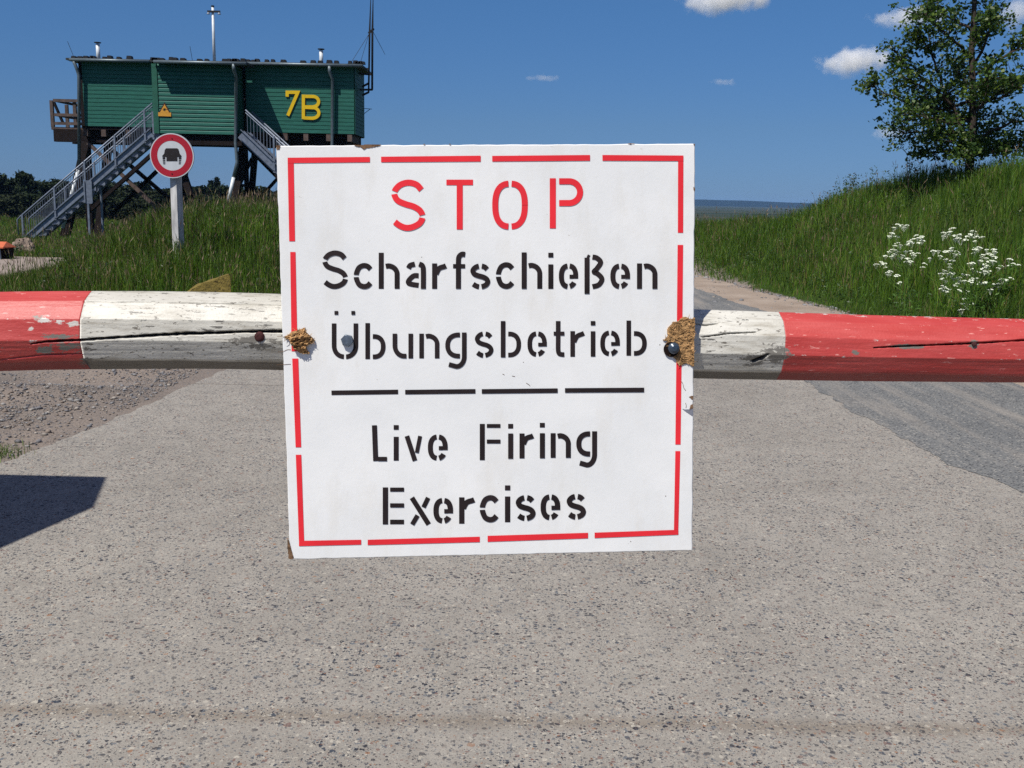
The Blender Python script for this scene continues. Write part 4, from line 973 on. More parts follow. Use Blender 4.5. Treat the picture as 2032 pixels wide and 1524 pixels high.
BR = [((175, 284, 40.2), (316, 417, 40.0), 0.17), ((312, 297, 40.1), (176, 420, 40.0), 0.19), ((222, 297, 42.2), (372, 425, 42.2), 0.19), ((332, 320, 42.2), (222, 425, 42.2), 0.19), ((489, 290, 40.6), (600, 402, 40.4), 0.17), ((500, 314, 40.6), (464, 392, 40.3), 0.15), ((471, 368, 40.3), (494, 368, 41), 0.16), ((600, 300, 42), (500, 410, 42), 0.16), ((685, 300, 40.3), (560, 420, 40.2), 0.17), ((163, 288, 40.4), (174, 320, 41.2), 0.12)]
for k, (a, b, w) in enumerate(BR):
    mb = MB(); mb.bar(P3(*a), P3(*b), w * 0.7, w, (0, 1, 0)); mb.build("brace", M['timber_brown' if k == 0 else 'timber'], tower)
# balcony at the left end
zf = Z(125, 251); zt_ = Z(125, 198)
xb0, xb1 = X(101, 230), X(153, 230)
mb = MB(); mb.box(xb0 - 0.05, xb1 + 0.2, YW + 0.35, YB, zf - 0.10, zf); bal = mb.build("balcony", M['timber_brown'], tower)
for px, yy in ((103.5, 40.4), (149, 40.4), (104, 42.3), (133, 42.3)):
    mb = MB(); c = X(px, 225, yy); mb.box(c - 0.06, c + 0.06, yy - 0.05, yy + 0.05, zf - 0.001, zt_); mb.build("post", M['timber_brown'], bal)
for y_, yy in ((199.5, 40.33), (228, 40.33), (245, 40.33), (199.5, 42.35), (228, 42.35)):
    mb = MB(); zz = Z(125, y_, 40.4); mb.box(xb0 - 0.02, xb1, yy - 0.03, yy + 0.03, zz - 0.06, zz + 0.05); mb.build("rail", M['timber_brown'], bal)
mb = MB()
for y_ in (199.5, 228):
    zz = Z(125, y_, 40.4); mb.box(xb0 - 0.03, xb0 + 0.03, 40.37, 42.31, zz - 0.05, zz + 0.04)
mb.build("rail", M['timber_brown'], bal)
mb = MB(); mb.bar(P3(107, 203, 42.2), P3(126, 246, 42.2), 0.08, 0.12, (0, 1, 0)); mb.build("brace", M['timber'], bal)

def stair(top_s, bot_s, hr, w_px, Yo, Yi, posts, bal_n, z_end):
    """outer and inner stringer, treads, handrails, balusters; px points in the outer plane"""
    mb = MB()
    a = np.array(P3(*top_s, Yo)); b = np.array(P3(*bot_s, Yo))
    d = (b - a) / (a[2] - b[2]); b = a + d * (a[2] - z_end)
    dep = w_px * 0.0196
    for Y_ in (Yo, Yi):
        off = np.array([0, Y_ - Yo, -dep / 2])
        mb.bar(a + off, b + off, 0.05, dep * 0.78, (0, 1, 0) if False else (0, 0, 1))
        for k in (dep * 0.36, -dep * 0.36): mb.bar(a + off + np.array([0, -0.035, k]), b + off + np.array([0, -0.035, k]), 0.10, 0.022)
    st = mb.build("staircase", M['galv'], tower)
    mb = MB(); n = 20
    for i in range(1, n):
        p = a + (b - a) * i / n; mb.box(p[0] - 0.12, p[0] + 0.12, Yo + 0.03, Yi - 0.03, p[2] - dep * 0.55, p[2] - dep * 0.55 + 0.03)
    mb.build("treads", M['galv'], st)
    h0 = np.array(P3(*hr[0], Yo)); h1 = np.array(P3(*hr[1], Yo))
    for Y_ in (Yo, Yi):
        off = np.array([0, Y_ - Yo, 0]); mb = MB()
        k = (h1 - h0) / (h0[2] - h1[2]); e_ = h0 + k * (h0[2] - 0.95 - z_end)
        e2 = e_ + np.array([math.copysign(0.12, k[0]), 0, -0.12]); e3 = e2 + np.array([0.0, 0, -0.55 if Y_ == Yo else -0.2])
        mb.tube([h0 + off, e_ + off, e2 + off, e3 + off], 0.028, 8); mb.tube([h0 + off + (0, 0, -0.10), e_ + off + (0, 0, -0.10)], 0.018, 6)
        mb.build("handrail", M['galv'], st, True)
        mb = MB()
        for i in range(bal_n):
            t = (i + 0.5) / bal_n; p = h0 + (e_ - h0) * t
            tt = (p[0] - a[0]) / (b[0] - a[0]); zs = a[2] + (b[2] - a[2]) * tt
            mb.tube([p + off + (0, 0, -0.10), (p[0], Y_, max(z_end, zs))], 0.008, 5, False)
        mb.build("balusters", M['galv'], st, True)
    for px in posts:
        for Y_ in ((Yo, Yi) if px > 60 else (Yo,)):
            xx = X(px, 300, Yo); t = (xx - h0[0]) / (h1[0] - h0[0]); zh = h0[2] + (h1[2] - h0[2]) * t; tt = (xx - a[0]) / (b[0] - a[0]); zs = a[2] + (b[2] - a[2]) * tt - dep
            mb = MB(); mb.box(xx - 0.03, xx + 0.03, Y_ - 0.085, Y_ - 0.03, max(zs, z_end - 0.1), zh); mb.build("rail_post", M['galv'], st)
    return st
st = stair((300, 252), (43, 473), ((302, 205), (35, 434)), 21, 38.2, 39.1, (290.5, 229.5, 167, 104, 37), 56, -0.42)
mb = MB(); c0, c1 = X(169, 380, 38.12), X(183, 380, 38.12); mb.box(c0, c1, 38.08, 38.14, Z(175, 404, 38.1), Z(175, 358, 38.1))
for xx in (c0, c1): mb.box(xx - 0.025, xx + 0.025, 38.04, 38.08, Z(175, 402, 38.1), Z(175, 360, 38.1))
mb.box((c0 + c1) / 2 - 0.08, (c0 + c1) / 2 - 0.01, 38.09, 38.15, -0.6, Z(175, 404, 38.1) - 0.002); mb.box((c0 + c1) / 2 + 0.05, (c0 + c1) / 2 + 0.10, 39.0, 39.1, -0.6, Z(175, 370, 38.1)); mb.build("support_post", M['galv'], st)
st = stair((478, 254), (545, 318.6), ((487, 218), (558, 283)), 23, 38.6, 39.5, (544.5, 600), 34, 0.0)

# ------------------------------------------------------------------ round road sign on a white post
YS = 14.0
sc_ = at(341, 309, YS); sgn = thing("road_sign", (sc_[0], YS + 0.05, float(ground(sc_[0], YS))), "round red-ringed sign with a black tank on a white wooden post in the grass", "road sign")
mb = MB(); a_ = R_(-24); w_ = 0.055
pc = np.array([sc_[0] + 0.005, YS + 0.115]); zb_ = float(ground(sc_[0], YS)) - 0.2; zt_ = float(at(341, 270, YS)[2])
cs = [(pc[0] + w_ * (i * math.cos(a_) - j * math.sin(a_)), pc[1] + w_ * (i * math.sin(a_) + j * math.cos(a_))) for i, j in ((-1, -1), (1, -1), (1, 1), (-1, 1))]
mb.prism([(x, y, zb_) for x, y in cs], (0, 0, zt_ - zb_)); mb.build("post", M['post_white'], sgn)
rpx = 14.2 / F_PX
def disc(mb, r, y0, y1, n=56): mb.tube([(sc_[0], y0, sc_[2]), (sc_[0], y1, sc_[2])], r, n)
mb = MB(); disc(mb, 42 * rpx, YS, YS + 0.03); face = mb.build("disc", M['sign_white'], sgn)
mb = MB()
ring = []
for r in (40 * rpx, 27.8 * rpx):
    for i in range(64): t = 2 * math.pi * i / 64; ring.append((sc_[0] + r * math.cos(t), YS - 0.0015, sc_[2] + r * math.sin(t)))
mb.add(ring, [(i, (i + 1) % 64, 64 + (i + 1) % 64, 64 + i) for i in range(64)]); mb.build("red_ring", M['sign_red'], face)
ct = lambda p: (lambda q: (q[0], YS - 0.003, q[2]))(P3(200 + p[0] / 6.1, 250 + p[1] / 6.1, YS))
mb = MB(); mb.add([ct(p) for p in ((790, 270), (925, 270), (940, 280), (948, 305), (955, 335), (978, 362), (976, 375), (928, 375), (928, 425), (795, 425), (795, 375), (745, 373), (745, 360), (768, 335), (775, 290))], [tuple(range(15))[::-1]])
for x0, x1 in ((748, 781), (943, 976)):
    for y0, y1, k in ((379, 401, 0), (409, 420, 2), (429, 438, 4), (446, 452, 6), (459, 463, 8)): mb.add([ct(p) for p in ((x0 + k * (x0 < 800), y0), (x1 - k * (x0 > 800), y0), (x1 - k * (x0 > 800), y1), (x0 + k * (x0 < 800), y1))], [(0, 3, 2, 1)])
mb.build("tank_symbol", M['black_paint'], face)
mb = MB()
for py in (275, 345): c = P3(341.5, py, YS); mb.tube([(c[0], YS - 0.006, c[2]), (c[0], YS - 0.001, c[2])], 0.009, 8)
mb.build("bolt", M['rust'], face)

# ------------------------------------------------------------------ stones
def boulder(name, c, size, mat, label, cat, seed, sub=4, rough=0.25, poly=None):
    bm = bmesh.new(); bmesh.ops.create_icosphere(bm, subdivisions=sub, radius=1)
    for v in bm.verts:
        k = 1 + rough * mnoise.fractal(v.co * 1.3 + Vector((seed, 0, 0)), 0.9, 2.0, 5)
        v.co = Vector((v.co.x * size[0] * k, v.co.y * size[1] * k, max(-0.25, v.co.z) * size[2] * k))
    me = bpy.data.meshes.new(name); bm.to_mesh(me); bm.free()
    me.polygons.foreach_set("use_smooth", [False] * len(me.polygons)); me.materials.append(mat)
    o = link(name, me); o.location = [float(x) for x in c]; return tag(o, label, cat)
c = at(47, 500, 24.5)
boulder("boulder", (c[0], 24.5, float(ground(c[0], 24.5)) + 0.02), (0.30, 0.26, 0.36), M['rock'], "pale rounded boulder at the foot of the left metal stairs", "boulder", 3.0)
cb = at(37, 505, 23.9); zb_ = float(ground(cb[0], 23.9)); bush = thing("bush", (cb[0], 23.9, zb_), "small dark bush in front of the pale boulder by the stairs", "bush")
rb = np.random.default_rng(3); BUSH = (bush, [np.array([cb[0] + rb.normal(0, .07), 23.9 + rb.normal(0, .07), zb_ + abs(rb.normal(.12, .08))]) for _ in range(160)])
mb = MB(); mb.tube([(cb[0], 23.9, zb_ - .05), (cb[0] + .02, 23.9, zb_ + .2)], [.01, .004], 5); mb.build("stem", M['bark'], bush)
# yellow lichen-covered kerb stone, slanted top
YK = 11.4
ck = [P3(*p, YK) for p in ((372, 583), (384, 572), (398, 564), (430, 553), (457, 543))]
zk = float(ground(ck[2][0], YK)) - 0.25
prof_ = ck + [(ck[-1][0] + 0.006, YK, zk), (ck[0][0] - 0.10, YK, zk)]
bm = bmesh.new(); fv = [bm.verts.new(p) for p in prof_]; f_ = bm.faces.new(fv)
r_ = bmesh.ops.extrude_face_region(bm, geom=[f_]); bmesh.ops.translate(bm, vec=(-0.10, 0.22, -0.02), verts=[e for e in r_['geom'] if isinstance(e, bmesh.types.BMVert)])
bmesh.ops.recalc_face_normals(bm, faces=bm.faces); bmesh.ops.triangulate(bm, faces=bm.faces); bmesh.ops.subdivide_edges(bm, edges=bm.edges, cuts=7, use_grid_fill=True)
for v in bm.verts: v.co += Vector([mnoise.noise(v.co * 9 + Vector((k * 5.0, 0, 0))) * 0.012 + mnoise.noise(v.co * 28 + Vector((k * 5.0, 0, 0))) * 0.005 for k in (1, 2, 3)])
me = bpy.data.meshes.new("marker_stone"); bm.to_mesh(me); bm.free(); me.materials.append(M['lichen'])
tag(link("marker_stone", me), "yellow lichen-covered stone with a slanted top behind the bar", "stone")
# orange-topped low table, cut by the left picture edge
tb = thing("low_table", (float(at(-6, 500, 22.5)[0]), 22.5, 0), "low dark table with an orange top at the left edge of the gravel track", "table")
Yt = 22.5; xa, xb = float(at(-70, 490, Yt)[0]), float(at(17.5, 490, Yt)[0]); zt_ = float(at(10, 489, Yt)[2])
mb = MB(); mb.add([(xa, Yt - .25, zt_), (xb, Yt - .25, zt_), (xb - 0.09, Yt + .1, zt_ + 0.10), (xa + 0.09, Yt + .1, zt_ + 0.10), (xa, Yt - .25, zt_ - 0.03), (xb, Yt - .25, zt_ - 0.03), (xb, Yt + .35, zt_ - 0.03), (xa, Yt + .35, zt_ - 0.03)], [(0, 1, 2, 3), (0, 4, 5, 1), (1, 5, 6, 2), (2, 6, 7, 3), (3, 7, 4, 0), (4, 7, 6, 5)]); mb.build("top", M['orange'], tb)
mb = MB(); mb.box(xa + 0.08, xb - 0.04, Yt - 0.02, Yt + 0.30, 0.02, zt_ - 0.031); mb.build("cabinet", M['timber'], tb)
for x in (xb - 0.13, xa + 0.1): mb = MB(); mb.bar((x, Yt - 0.2, zt_ - 0.031), (x + 0.03, Yt - 0.22, -0.03), 0.05); mb.build("leg", M['galv'], tb)

# ------------------------------------------------------------------ foliage helpers
def leaf_mesh(name, centers, size, mat, parent, cols, aspect=0.7, up=0.35, seed=0, loc=None):
    """one small bent leaf per centre, random tilt"""
    r = np.random.default_rng(seed); n = len(centers); C = np.asarray(centers, float)
    nrm = r.normal(size=(n, 3)); nrm[:, 2] = np.abs(nrm[:, 2]) + up; nrm /= np.linalg.norm(nrm, axis=1, keepdims=True)
    t = r.normal(size=(n, 3)); t -= nrm * (t * nrm).sum(1, keepdims=True); t /= np.linalg.norm(t, axis=1, keepdims=True); b = np.cross(nrm, t)
    s = (size * r.uniform(0.6, 1.3, n))[:, None]
    V = np.stack([C - t * s, C + b * s * aspect * 0.8 - t * s * 0.1 + nrm * s * 0.18, C + b * s * aspect * .35 + t * s * .7, C + t * s * 1.05, C - b * s * aspect * .35 + t * s * .7, C - b * s * aspect * 0.8 - t * s * 0.1 + nrm * s * 0.18], 1).reshape(-1, 3)
    f = np.arange(n)[:, None] * 6 + np.arange(6)[None]
    cols = np.asarray(cols); w = r.integers(0, len(cols), n); T = cols[w] * r.uniform(0.75, 1.25, (n, 1))
    return mesh_np(name, V, [f], mat, parent, tint=np.repeat(T, 6, 0).astype(np.float32))
def L3(*cs): return np.array([lin(*c)[:3] for c in cs])

leaf_mesh('leaves', BUSH[1], 0.03, M['leaf'], BUSH[0], L3((44, 66, 30), (52, 78, 34)), .6, .3, 4)

# ------------------------------------------------------------------ tree on the bank
YT = 19.0
tr = at(1928, 300, YT); tz = float(ground(tr[0], YT))
tree = thing("maple_tree", (tr[0], YT, tz), "leafy broadleaf tree on top of the grassy bank", "tree")
mb = MB(); rt = random.Random(21)
def tp(px, py, dy=0.0): return np.array(P3(px, py, YT)) + np.array([0, dy, 0])
base = np.array([tr[0], YT, tz - 0.15])
tips = []
def limb(pts, r0, r1, twigs=5, spread=0.35, n_sub=3):
    P_ = [np.array(p, float) for p in pts]
    Q = []
    for i in range(len(P_) - 1):
        for k in range(4):
            t = k / 4; q_ = P_[i] * (1 - t) + P_[i + 1] * t; Q.append(q_ + np.array([rt.gauss(0, .012) for _ in range(3)]) * (1 if i + k else 0))
    Q.append(P_[-1]); m_ = len(Q)
    mb.tube(Q, [r0 + (r1 - r0) * i / (m_ - 1) for i in range(m_)], 7)
    for i in range(twigs):
        t = 0.25 + 0.75 * (i + rt.random()) / twigs; k = min(m_ - 2, int(t * (m_ - 1))); s_ = Q[k]; d = Q[k + 1] - Q[k]; d /= np.linalg.norm(d)
        for _ in range(n_sub):
            v = d * 0.7 + np.array([rt.gauss(0, 1), rt.gauss(0, 1), rt.gauss(0.25, 0.8)]); v /= np.linalg.norm(v)
            L = spread * rt.uniform(0.6, 1.25); e1 = s_ + v * L * 0.5 + np.array([0, 0, .02]); e2 = s_ + v * L + np.array([rt.gauss(0, .05), rt.gauss(0, .05), rt.gauss(0, .05)])
            mb.tube([s_, e1, e2], [0.010, 0.007, 0.003], 4, False)
            tips.append((e1, 0.4)); tips.append((e2, 1.0))
    tips.append((Q[-1], 1.2))
trunk_top = tp(1936, -170)
mb.tube([base, tp(1929, 265), tp(1931, 190), tp(1928, 100), tp(1934, 0), trunk_top], [0.085, 0.07, 0.06, 0.05, 0.04, 0.012], 10)
LIMBS = [([(1926, 288), (1905, 250), (1893, 212), (1882, 178, .2), (1868, 120, .3), (1855, 60, .3)], .05, .012, 9), ([(1893, 212), (1850, 185, -.2), (1800, 172, -.3), (1790, 160, -.4)], .03, .008, 6), ([(1930, 200), (1880, 215, .3), (1820, 200, .5), (1765, 172, .5), (1745, 163, .5)], .03, .006, 9), ([(1928, 240), (1880, 245, -.2), (1810, 232, -.4), (1772, 230, -.5)], .03, .006, 9), ([(1928, 262), (1870, 262, .4), (1815, 258, .5), (1785, 250, .5)], .025, .006, 7), ([(1928, 275), (1880, 285, -.3), (1830, 280, -.4)], .02, .006, 6), ([(1929, 296), (1885, 300, .3), (1845, 302, .4)], .02, .006, 6), ([(1930, 300), (1900, 308, -.5), (1870, 312, -.7)], .015, .005, 5), ([(1931, 302), (1975, 296, -.3), (2030, 292, -.4)], .02, .006, 7), ([(1929, 308), (1915, 300, -.3), (1900, 296, -.5)], .012, .005, 5), ([(1930, 312), (1945, 306, -.4), (1962, 302, -.6)], .012, .005, 5), ([(1931, 255), (1965, 240, .6), (2000, 228, .9)], .02, .006, 6), ([(1929, 235), (1905, 225, .7), (1880, 205, 1.0)], .02, .006, 6), ([(1931, 215), (1950, 200, -.8), (1965, 180, -1.2)], .02, .006, 6),
         ([(1884, 180, .2), (1830, 140, .4), (1810, 122, .5), (1795, 90, .5)], .025, .007, 7), ([(1930, 120), (1880, 85, -.3), (1830, 55, -.5), (1800, 35, -.6)], .03, .008, 8), ([(1932, 60), (1890, 25, .3), (1845, -20, .4)], .03, .008, 7), ([(1870, 110, .3), (1840, 90), (1815, 75)], .02, .006, 5),
         ([(1930, 225), (1970, 200, .3), (2010, 180, .5), (2060, 160, .5)], .03, .006, 8), ([(1932, 150), (1975, 120, -.3), (2015, 90, -.4), (2050, 70, -.5)], .03, .006, 8), ([(1933, 90), (1965, 50, .4), (2005, 30, .5)], .03, .006, 7), ([(1930, 280), (1985, 245, -.4), (2040, 240, -.6), (2090, 235, -.6)], .03, .006, 9), ([(1930, 285), (1960, 275, .3), (2020, 275, .5)], .02, .006, 6), ([(1931, 130), (1925, 90, -.7), (1915, 50, -1.0)], .03, .007, 7), ([(1930, 170), (1940, 140, .8), (1950, 100, 1.2)], .03, .007, 7), ([(1929, 200), (1915, 180, -.8), (1895, 160, -1.3)], .03, .007, 7),
         ([(1934, 10), (1960, -40, .3), (1990, -90, .4)], .03, .006, 6), ([(1934, -20), (1905, -70, -.3), (1880, -120, -.4)], .03, .006, 6), ([(1935, -60), (1945, -110, .3), (1950, -160, .3)], .02, .006, 6)]
for pts, r0, r1, tw in LIMBS: limb([tp(*p) for p in pts], r0, r1, tw, 0.33, 3)
mb.build("trunk", M['bark'], tree, True)
lc = []
for p, k in tips:
    n = int(17 * k) + 3
    lc += [p + np.array([rt.gauss(0, .07), rt.gauss(0, .07), rt.gauss(0, .055)]) for _ in range(n)]
leaf_mesh("crown", lc, 0.036, M['leaf'], tree, L3((62, 88, 34), (76, 102, 40), (52, 76, 34), (104, 124, 48), (70, 94, 52)), 0.9, 0.3, 5)
# bare sapling beside it
sp = thing("sapling", (X(1800, 318, 19.5), 19.5, float(ground(X(1800, 318, 19.5), 19.5))), "thin sparse sapling left of the tree on the bank", "sapling")
mb = MB(); b0 = np.array(P3(1808, 325, 19.5)); b0[2] = float(ground(b0[0], 19.5)) - 0.05
for pts in ([(1800, 305), (1785, 285), (1773, 284)], [(1806, 305), (1812, 285), (1830, 290)], [(1800, 305), (1790, 295), (1776, 293)]): mb.tube([b0] + [P3(*p, 19.5) for p in pts], [.006, .005, .004, .002], 5)
mb.build("stem", M['bark'], sp)
leaf_mesh("foliage", [np.array(P3(x + rt.gauss(0, 5), y + rt.gauss(0, 4), 19.5 + rt.gauss(0, .1))) for x, y in ((1785, 290), (1812, 288), (1825, 292), (1806, 300), (1804, 312), (1806, 324), (1800, 334)) for _ in range(9)], 0.03, M['leaf'], sp, L3((58, 84, 36), (48, 70, 34)), .7, .3, 8)

# ------------------------------------------------------------------ wood behind the cabin
def proto_tree(kind, seed):
    r = np.random.default_rng(seed); H_ = 8.0
    t = thing("wood_tree", (0, 0, 0), "x", "tree")
    mb = MB(); mb.tube([(0, 0, -0.4), (0.05, 0, 3), (0, 0.08, 6.4)], [0.16, 0.11, 0.03], 7); mb.build("trunk", M['bark'], t, True)
    C = []
    if kind == 'conifer':
        for z in np.linspace(0.8, 8, 30):
            R0 = 1.7 * (1 - (z / 8.1)) + 0.12
            for k in range(7):
                a = r.uniform(0, 6.28); m_ = 14
                rr = R0 * np.sqrt(r.uniform(0, 1, m_)); C.append(np.stack([rr * np.cos(a) + r.normal(0, .12, m_), rr * np.sin(a) + r.normal(0, .12, m_), z - rr * 0.3 + r.normal(0, .1, m_)], 1))
        cols = L3((24, 36, 22), (30, 42, 24), (22, 33, 22)); sz = 0.16
    else:
        for k in range(34):
            a = r.uniform(0, 6.28); zz = r.uniform(1.0, 7.3); R0 = 2.6 * math.sin(min(1, (8.3 - zz) / 4.2) * math.pi / 2) * r.uniform(0.35, 1)
            m_ = 95; v = r.normal(size=(m_, 3)); v /= np.linalg.norm(v, axis=1, keepdims=True); v *= (r.uniform(0.35, 0.95, (m_, 1)) * r.uniform(0.6, 1.05))
            C.append(v * (1, 1, 0.75) + (R0 * math.cos(a), R0 * math.sin(a), zz))
        cols = L3((26, 38, 20), (32, 46, 22), (24, 34, 20), (38, 50, 24)) if kind == 'broad' else L3((34, 42, 22), (42, 50, 26), (30, 40, 22)); sz = 0.22
    leaf_mesh("crown", np.concatenate(C), sz, M['needle'], t, cols, 0.8, 0.3, seed)
    return t
protos = {'broad': proto_tree('broad', 1), 'conifer': proto_tree('conifer', 2), 'mixed': proto_tree('mixed', 3)}
LAB_ = {'broad': "dark green leafy tree in the wood behind the stilted cabin", 'conifer': "narrow pointed conifer in the wood behind the stilted cabin", 'mixed': "dull olive bushy tree in the wood behind the stilted cabin"}
used = set()
def wood(px, ytop, Y, kind, wid=1.0):
    p = at(px, ytop, Y); zb = float(ground(p[0], Y)); h = p[2] - zb; r0 = protos[kind]
    if kind in used:
        o = r0.copy(); COL.objects.link(o)
        for ch in r0.children:
            c_ = ch.copy(); COL.objects.link(c_); c_.parent = o
    else: o = r0; used.add(kind)
    s_ = h / 8.2; o.location = (float(p[0]), Y, zb); o.scale = (s_ * wid, s_ * wid, s_); o.rotation_euler = (0, 0, rt.uniform(0, 6.28))
    o["label"] = LAB_[kind]; o["category"] = "tree"; o["group"] = {'broad': "leafy trees of the wood", 'conifer': "conifers of the wood", 'mixed': "olive trees of the wood"}[kind]
for px, yt, Y, k, w in ((-8, 333, 98, 'broad', 1), (18, 341, 100, 'broad', .9), (48, 331, 95, 'broad', .62), (44, 340, 97, 'conifer', .9), (75, 351, 104, 'broad', 1.1), (100, 352, 96, 'broad', .9), (122, 346, 99, 'broad', .9), (150, 357, 108, 'broad', 1.1), (178, 356, 100, 'mixed', 1), (205, 354, 103, 'broad', 1), (232, 352, 110, 'broad', 1), (252, 350, 100, 'mixed', .9), (275, 349, 108, 'broad', .8), (302, 360, 104, 'mixed', 1.1), (330, 358, 100, 'mixed', 1), (352, 362, 110, 'broad', 1), (375, 359, 105, 'mixed', 1), (400, 357, 112, 'broad', 1), (430, 352, 112, 'conifer', .8), (437, 358, 103, 'broad', .9), (418, 358, 115, 'conifer', .8), (462, 360, 106, 'mixed', 1), (485, 359, 112, 'broad', 1), (512, 358, 104, 'broad', .9), (538, 364, 108, 'mixed', 1.1), (565, 366, 106, 'broad', 1), (600, 366, 110, 'mixed', 1.1), (640, 368, 108, 'broad', 1.1), (690, 370, 112, 'mixed', 1.1), (745, 374, 112, 'broad', 1.1), (800, 378, 116, 'broad', 1.1), (-45, 338, 100, 'broad', 1.1), (-95, 342, 102, 'mixed', 1.1), (-150, 340, 104, 'broad', 1.1)): wood(px, yt, Y, k, w * 1.15)
for i in range(34):
    px = -160 + i * 24 + rt.uniform(-9, 9); wood(px, 373 + 0.02 * px + rt.uniform(-2, 12), rt.uniform(86, 93), rt.choice(['broad', 'mixed']), 1.45)
for i in range(20):
    px = -150 + i * 41 + rt.uniform(-9, 9); wood(px, 362 + 0.012 * px + rt.uniform(-3, 5), rt.uniform(118, 128), rt.choice(['broad', 'mixed', 'broad']), 1.3)

# ------------------------------------------------------------------ grass
GC = L3((70, 102, 26), (84, 116, 30), (60, 90, 24), (100, 126, 40), (52, 80, 22), (76, 106, 28))
GB = L3((118, 106, 60), (104, 90, 66), (130, 118, 80), (98, 102, 48))
def blades(xs, ys_, h, w, seed, brown=0.12, lean=0.35):
    r = np.random.default_rng(seed); n = len(xs); z = ground(xs, ys_) - 0.02
    a = r.uniform(0, 2 * np.pi, n); ln = np.abs(r.normal(0, lean, n)) * h; dx, dy = np.cos(a) * ln, np.sin(a) * ln
    b = r.uniform(0, np.pi, n); ex, ey = np.cos(b) * w / 2, np.sin(b) * w / 2
    B = np.stack([xs, ys_, z], 1); Mi = B + np.stack([dx * .3, dy * .3, h * .55], 1); T = B + np.stack([dx, dy, h * (1 - 0.25 * np.minimum(1, ln / h))], 1)
    E_ = np.stack([ex, ey, 0 * ex], 1)
    V = np.stack([B - E_, B + E_, Mi + E_ * .75, Mi - E_ * .75, T], 1).reshape(-1, 3)
    o = np.arange(n)[:, None] * 5
    pat = vnoise(xs, ys_, 0.55, seed + 70); isb = r.uniform(0, 1, n) < brown * (0.3 + 1.6 * pat)
    c = GC[r.integers(0, len(GC), n)]; cb = GB[r.integers(0, len(GB), n)]; c = np.where(isb[:, None], cb, c)
    c = c * (0.72 + 0.5 * vnoise(xs, ys_, 1.1, seed + 71))[:, None] * r.uniform(0.75, 1.2, (n, 1))
    return V, o + np.array([[0, 1, 2, 3]]), o + np.array([[3, 2, 4]]), np.repeat(c, 5, 0)
def heads(xs, ys_, h, seed):
    """taller flowering stems with a slim brown head"""
    r = np.random.default_rng(seed); n = len(xs); z = ground(xs, ys_)
    a = r.uniform(0, 2 * np.pi, n); ln = np.abs(r.normal(0, .22, n)) * h; D = np.stack([np.cos(a) * ln, np.sin(a) * ln, 0 * a], 1)
    B = np.stack([xs, ys_, z], 1); S = B + D * .75 + np.stack([0 * h, 0 * h, h * .82], 1); T = B + D * 1.15 + np.stack([0 * h, 0 * h, h], 1)
    b = r.uniform(0, np.pi, n); E_ = np.stack([np.cos(b), np.sin(b), 0 * b], 1); dist = np.hypot(xs, ys_)[:, None]
    sw = 0.0016 * np.ones_like(dist) + dist * 0.00006; hw = sw * 2.6
    V = np.stack([B - E_ * sw, B + E_ * sw, S + E_ * sw, S - E_ * sw, S + E_ * hw + (T - S) * .35, T, S - E_ * hw + (T - S) * .35, S], 1).reshape(-1, 3)
    o = np.arange(n)[:, None] * 8
    cs = L3((78, 92, 38), (92, 94, 48)); ch = L3((116, 96, 80), (104, 86, 74), (134, 118, 92), (108, 100, 66))
    c = np.zeros((n, 8, 3)); c[:, :4] = cs[r.integers(0, 2, n)][:, None]; c[:, 4:] = ch[r.integers(0, 4, n)][:, None]
    return V, o + np.array([[0, 1, 2, 3]]), o + np.array([[7, 4, 5, 6]]), c.reshape(-1, 3)
def scatter(x0, x1, y0, y1, n, dens, seed):
    r = np.random.default_rng(seed); x = r.uniform(x0, x1, n); y = r.uniform(y0, y1, n)
    k = (r.uniform(0, 1, n) < dens(x, y)) & (np.abs(x) < y * 0.68 + 1.5); return x[k], y[k]
def lawn(name, label, sets):
    Vs, F1, F2, Cs = [], [], [], []; off = 0
    for V, a, b, c in sets:
        Vs.append(V); F1.append(a + off); F2.append(b + off); Cs.append(c); off += len(V)
    byn = {}
    for f in F1 + F2: byn.setdefault(f.shape[1], []).append(f)
    structure(mesh_np(name, np.concatenate(Vs), [np.concatenate(v) for v in byn.values()], M['blade'], tint=np.concatenate(Cs).astype(np.float32)), "stuff", label)
edge_r = lambda x, y: sst(-0.25, 0.35, x - foot_right(y) + (vnoise(x, y, 1.6, 80) - .5) * .5)
def d_right(x, y): return edge_r(x, y) * np.minimum(1, 11.0 / np.hypot(x, y)) ** 1.1
hgt = lambda x, y, s, lo, hi: (lo + (hi - lo) * vnoise(x, y, 0.8, s)) * np.random.default_rng(s).uniform(0.55, 1.25, len(x))
def wdt(x, y, k=1.0): return (0.0035 + 0.00042 * np.hypot(x, y)) * k
S_ = []
x, y = scatter(2.0, 18, 8, 30, 330000, d_right, 1); h = hgt(x, y, 81, 0.22, 0.46) * (0.45 + 0.55 * sst(0, 0.8, x - foot_right(y))); S_.append(blades(x, y, h, wdt(x, y), 1, 0.10))
x, y = scatter(-4, 16, 30, 50, 90000, lambda x, y: edge_r(x, y) * 0.6, 2); h = hgt(x, y, 82, 0.25, 0.45); S_.append(blades(x, y, h, wdt(x, y, 1.3), 2, 0.15))
x, y = scatter(3.0, 17, 9, 32, 30000, lambda x, y: sst(0.2, 1.2, x - foot_right(y)) * (0.03 + 0.42 * vnoise(x, y, 0.7, 95) ** 2), 3); h = hgt(x, y, 83, 0.36, 0.62); S_.append(heads(x, y, h, 3))
lawn("bank_grass", "long green meadow grass covering the bank on the right", S_)
track = lambda x, y: sst(16.7, 17.2, y) * (1 - sst(23.2, 23.9, y)) * (1 - sst(-8.2, -7.2, x + (vnoise(x, y, 1.7, 84) - .5) * .9))
